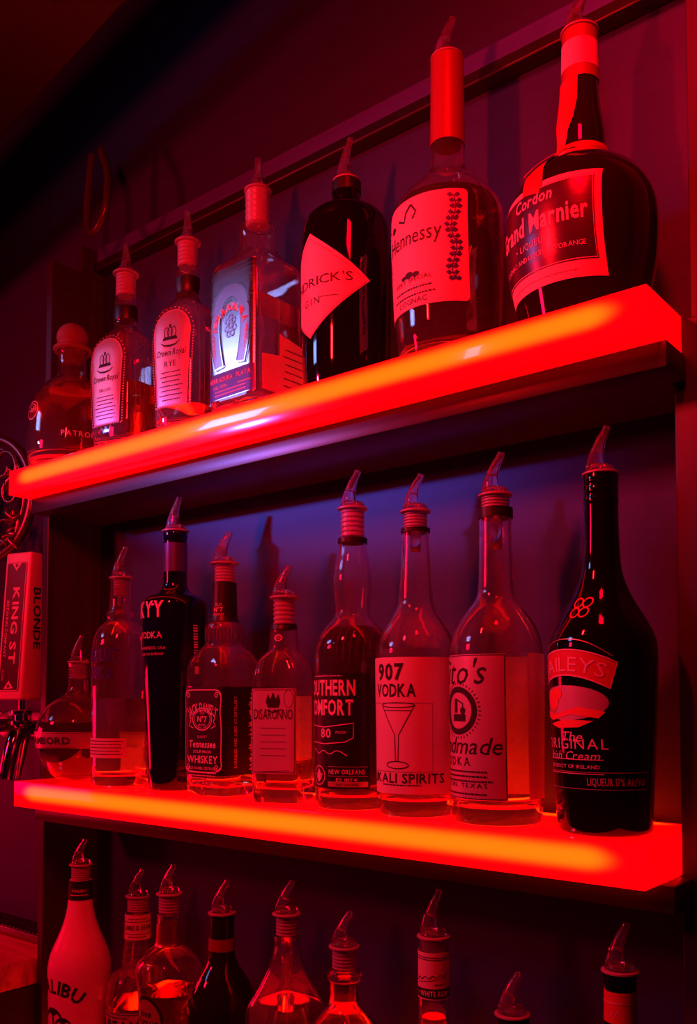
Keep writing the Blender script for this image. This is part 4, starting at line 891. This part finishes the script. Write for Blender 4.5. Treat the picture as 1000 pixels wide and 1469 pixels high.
k = Ink().text('LIQUEUR 17% Alc/Vol', 40, (B.m['t5'] - bz) * 1000 - 3, 6, fit=46, bold=0.015).stroke([(-40, (B.m['t5'] - bz) * 1000 + 7), (66, (B.m['t5'] - bz) * 1000 + 7)], 0.4).stroke([(-40, (B.m['t5'] - bz) * 1000 - 6), (66, (B.m['t5'] - bz) * 1000 - 6)], 0.4)
B.put(k, 'strength_print', 'greypaper', None, 0, bz, 0.6)
k = Ink()
for sx in (1, -1):
    for sy in (1, -1): k.ring(sx * 4, sy * 4, 3.8, 1.1, n=18)
k.ring(0, 0, 2.2, 0.9)
B.put(k, 'embossed_emblem', 'redink', None, 6, B.m['emb'], 0.8)
k = Ink().stroke(smooth_path([(-44, -2), (-38, 14), (-20, 24), (0, 27), (20, 24), (40, 12)], 3), 0.6)
B.put(k, 'shoulder_line', 'goldink', None, 0, bz, 0.5)
B.pourer(39, 0.0, visible=False)

# ------------------------------------------------------------------ bottom row, left to right
B = Bottle('malibu', 'rum_bottle', 'opaque white rum bottle with palm print, leftmost in the bottom row', 0, None, 'whiteglass')
B.band('neck_band', B.m['b0'], B.m['b1'], 'blackpaper', 0.5)
B.put(Ink().text('MALIBU', 0, -2, 4).rect(-12, -6, 12, -5), 'band_lettering', 'paleink', None, 12, (B.m['b0'] + B.m['b1']) / 2, 0.8)
B.put(Ink().text('MALIBU', 0, 0, 17, arc=52, fit=74, bold=0.03), 'lettering', 'ink', None, 2, B.m['t'] + 0.008, 0.4)
k = Ink(); sun = Ink().disc(4, -26, 22, 26)
def palm(x, y, s):
    k.stroke(smooth_path([(x, y), (x + 1.5 * s, y - 14 * s), (x + 0.5 * s, y - 34 * s)]), 2.2 * s)
    for i in range(9):
        a = PI * (0.02 + i / 8 * 0.96) + 0.05; k.stroke(smooth_path([(x, y), (x + 7 * s * math.cos(a), y + 4 * s + 5 * s * math.sin(a)), (x + 13 * s * math.cos(a), y - 3 * s + 7 * s * math.sin(a))], 2), 1.8 * s)
palm(-2, 4, 1.2); palm(14, -4, 0.9)
B.put(sun, 'sun_print', 'redink', None, 2, B.m['palm'] - 0.012, 0.4); B.put(k, 'palm_print', 'ink', None, 2, B.m['palm'], 0.6)
B.pourer(39, 0.1, visible=True, cork_len=0.016)

B = Bottle('beam', 'bourbon_bottle', 'bourbon bottle with a white neck label, behind the gold-necked tequila bottle', 0, None, 'glass', liq=('amber', 'lv'), base=0.012)
nb = B.band('neck_label', B.m['n0'], B.m['n1'], 'paper', 0.5)
B.put(Ink().text('JAMES B. BEAM', 0, -3, 6, fit=36, bold=0.02).stroke([(-40, 7), (40, 7)], 0.8).stroke([(-40, -8), (40, -8)], 0.6).lines(0, -12, -12, 1, 30, 1).lines(0, 10, 10, 1, 30, 1), 'neck_lettering', 'ink', nb, 14, (B.m['n0'] + B.m['n1']) / 2, 0.8)
lb = B.put(plate(rrect(-48, -110, 58, 0, 2)), 'label', 'silverpaper', z0=B.m['l1'], off=0.4)
y = (B.m['t'] - B.m['l1']) * 1000
B.put(Ink().text('JIM BEAM', 0, y - 8, 16, fit=76, bold=0.03).stroke([(-46, -2), (56, -2)], 1).lines(0, -7, -7, 1, 60, 1.4).text('KENTUCKY STRAIGHT', 0, y - 20, 5, fit=70).text('BOURBON WHISKEY', 0, y - 30, 6, fit=70), 'lettering', 'ink', lb, 0, B.m['l1'], 0.7)
k = Ink()
for i in range(12): k.stroke([(-54 + i * 9, 0), (-54 + i * 9, 26)], 1.1)
for i in range(3): k.stroke([(-54, 4 + i * 9), (54, 4 + i * 9)], 0.8)
B.put(k, 'pressed_facets', 'ridge', None, 0, B.m['n0'] - 0.030, 0.6)
B.pourer(39, 0.1, cork_len=0.012)

B = Bottle('cuervo', 'tequila_bottle', 'gold-necked tequila bottle with a wide sloping shoulder and oval label', 4, None, 'glass', liq=('amber', 'lv'), base=0.012)
B.band('gold_sleeve', B.m['c0'], B.m['c1'] - 0.006, 'gold', 0.5)
zc = B.m['t2'] + 0.002; lb = B.put(Ink().disc(0, 0, 21, 30), 'label', 'goldink', z0=zc, off=0.5, label='oval gold label with a dark rim')
B.put(Ink().ring(0, 0, 20.5, 3.0, 29.5).text('Jose', -2, 8, 8, bold=0.02, sh=0.15, fit=18).text('CUERVO', 0, -6, 10, bold=0.02, fit=32, sh=0.1).lines(0, -18, -12, 2, 24, 1.4), 'lettering', 'ink', lb, 0, zc, 0.8)
k = Ink()
for i in range(6): k.rect(-5 + (i % 2), -i * 7, 5 - (i % 3), -i * 7 + 4)
B.put(k, 'pressed_lettering', 'ridge', None, 40, zc + 0.012, 0.6)
B.pourer(39, 0.2, cork_len=0.014)

B = Bottle('darkrum', 'rum_bottle', 'dark glass bottle with a single red neck band, bottom row', 0, None, 'brownglass')
B.band('red_band', B.m['b0'], B.m['b1'], 'redcap', 0.6)
k = Ink().stroke(smooth_path([(-8, 0), (-2, 8), (6, 10), (12, 4)]), 0.9); B.put(k, 'pressed_ridge', 'brownglass', None, 20, 0.20, 0.8)
B.band('neck_ring', 0.2745, 0.2775, 'brownglass', 1.2)
B.pourer(39, 0.0, visible=False)

B = Bottle('pyramid', 'tequila_bottle', 'clear square bottle with pyramid shoulders, half full, bottom row', 0, None, 'glass', liq=('clearliq', 'lv'), base=0.012)
B.put(plate([(-30, -70), (30, -70), (30, 0), (-30, 0)]), 'label', 'silverpaper', z0=0.16, off=0.5)
B.pourer(39, 0.0, tube=0.028)

B = Bottle('amberneck', 'whiskey_bottle', 'round whiskey bottle filled up into its neck, bottom row', 0, None, 'glass', liq=('amber', 'lv'), base=0.012)
B.band('neck_ring', B.top - 0.0105, B.top - 0.0035, 'glass', 1.4)
B.pourer(39, 0.0, tube=0.0)

B = Bottle('whiterum', 'rum_bottle', 'white rum bottle with a signed neck label, bottom row right of centre', -6, None, 'glass', liq=('amber', 'lv'), base=0.012)
z0, z1 = B.m['n0'], B.m['n1']; nb = B.band('neck_label', z0, z1, 'paper', 0.4); H = (z1 - z0) * 1000
B.put(Ink().rect(-43, 1.5, 43, 10), 'name_strip', 'blackpaper', nb, 0, z0, 0.7)
B.put(Ink().text('WHITE RUM', 8, 3.4, 5, fit=26, bold=0.02).rect(-8, 5.5, -6.5, 6.5).rect(22.5, 5.5, 24, 6.5), 'strip_lettering', 'paleink', nb, 2, z0, 1.0)
k = Ink().stroke(smooth_path([(-10, 16), (-6, 21), (-4, 17), (0, 22), (3, 18), (7, 23), (10, 19), (14, 24), (16, 20), (22, 24)], 3), 0.7).stroke(smooth_path([(-8, 15), (2, 17), (20, 20)], 2), 0.5)
k.stroke([(-43, H - 4), (43, H - 4)], 0.7).stroke([(-43, H - 6), (43, H - 6)], 0.7).text('S', -14, 24, 6, sh=0.3).lines(14, 13.5, 13.5, 1, 14, 0.8)
B.put(k, 'signature', 'ink', nb, 2, z0, 0.7)
B.pourer(39, 0.0, cork_len=0.012)

B = Bottle('shortdark', 'liqueur_bottle', 'dark bottle of which only the neck tip and clear pourer show, bottom row', 0, None, 'brownglass')
B.band('neck_ring', B.top - 0.008, B.top - 0.003, 'brownglass', 0.8)
B.pourer(39, 0.0, visible=False)

B = Bottle('redneck', 'liqueur_bottle', 'dark bottle with a deep red neck sleeve, rightmost in the bottom row', -16, None, 'blackglass')
nb = B.band('neck_sleeve', B.m['b0'], B.m['b1'], 'redpaper', 0.6)
B.put(Ink().stroke([(-3, 0), (-1, 4), (0, 0), (2, 4), (3, 1)], 0.8).stroke([(-40, 10), (40, 10)], 0.8).stroke([(-40, -18), (40, -18)], 0.8), 'sleeve_mark', 'paleink', nb, 4, B.m['t'], 0.9)
for z in (B.top - 0.004, B.top - 0.0085): B.band('screw_thread', z - 0.0012, z + 0.0012, 'blackglass', 0.9)
B.pourer(39, 0.0, visible=False)
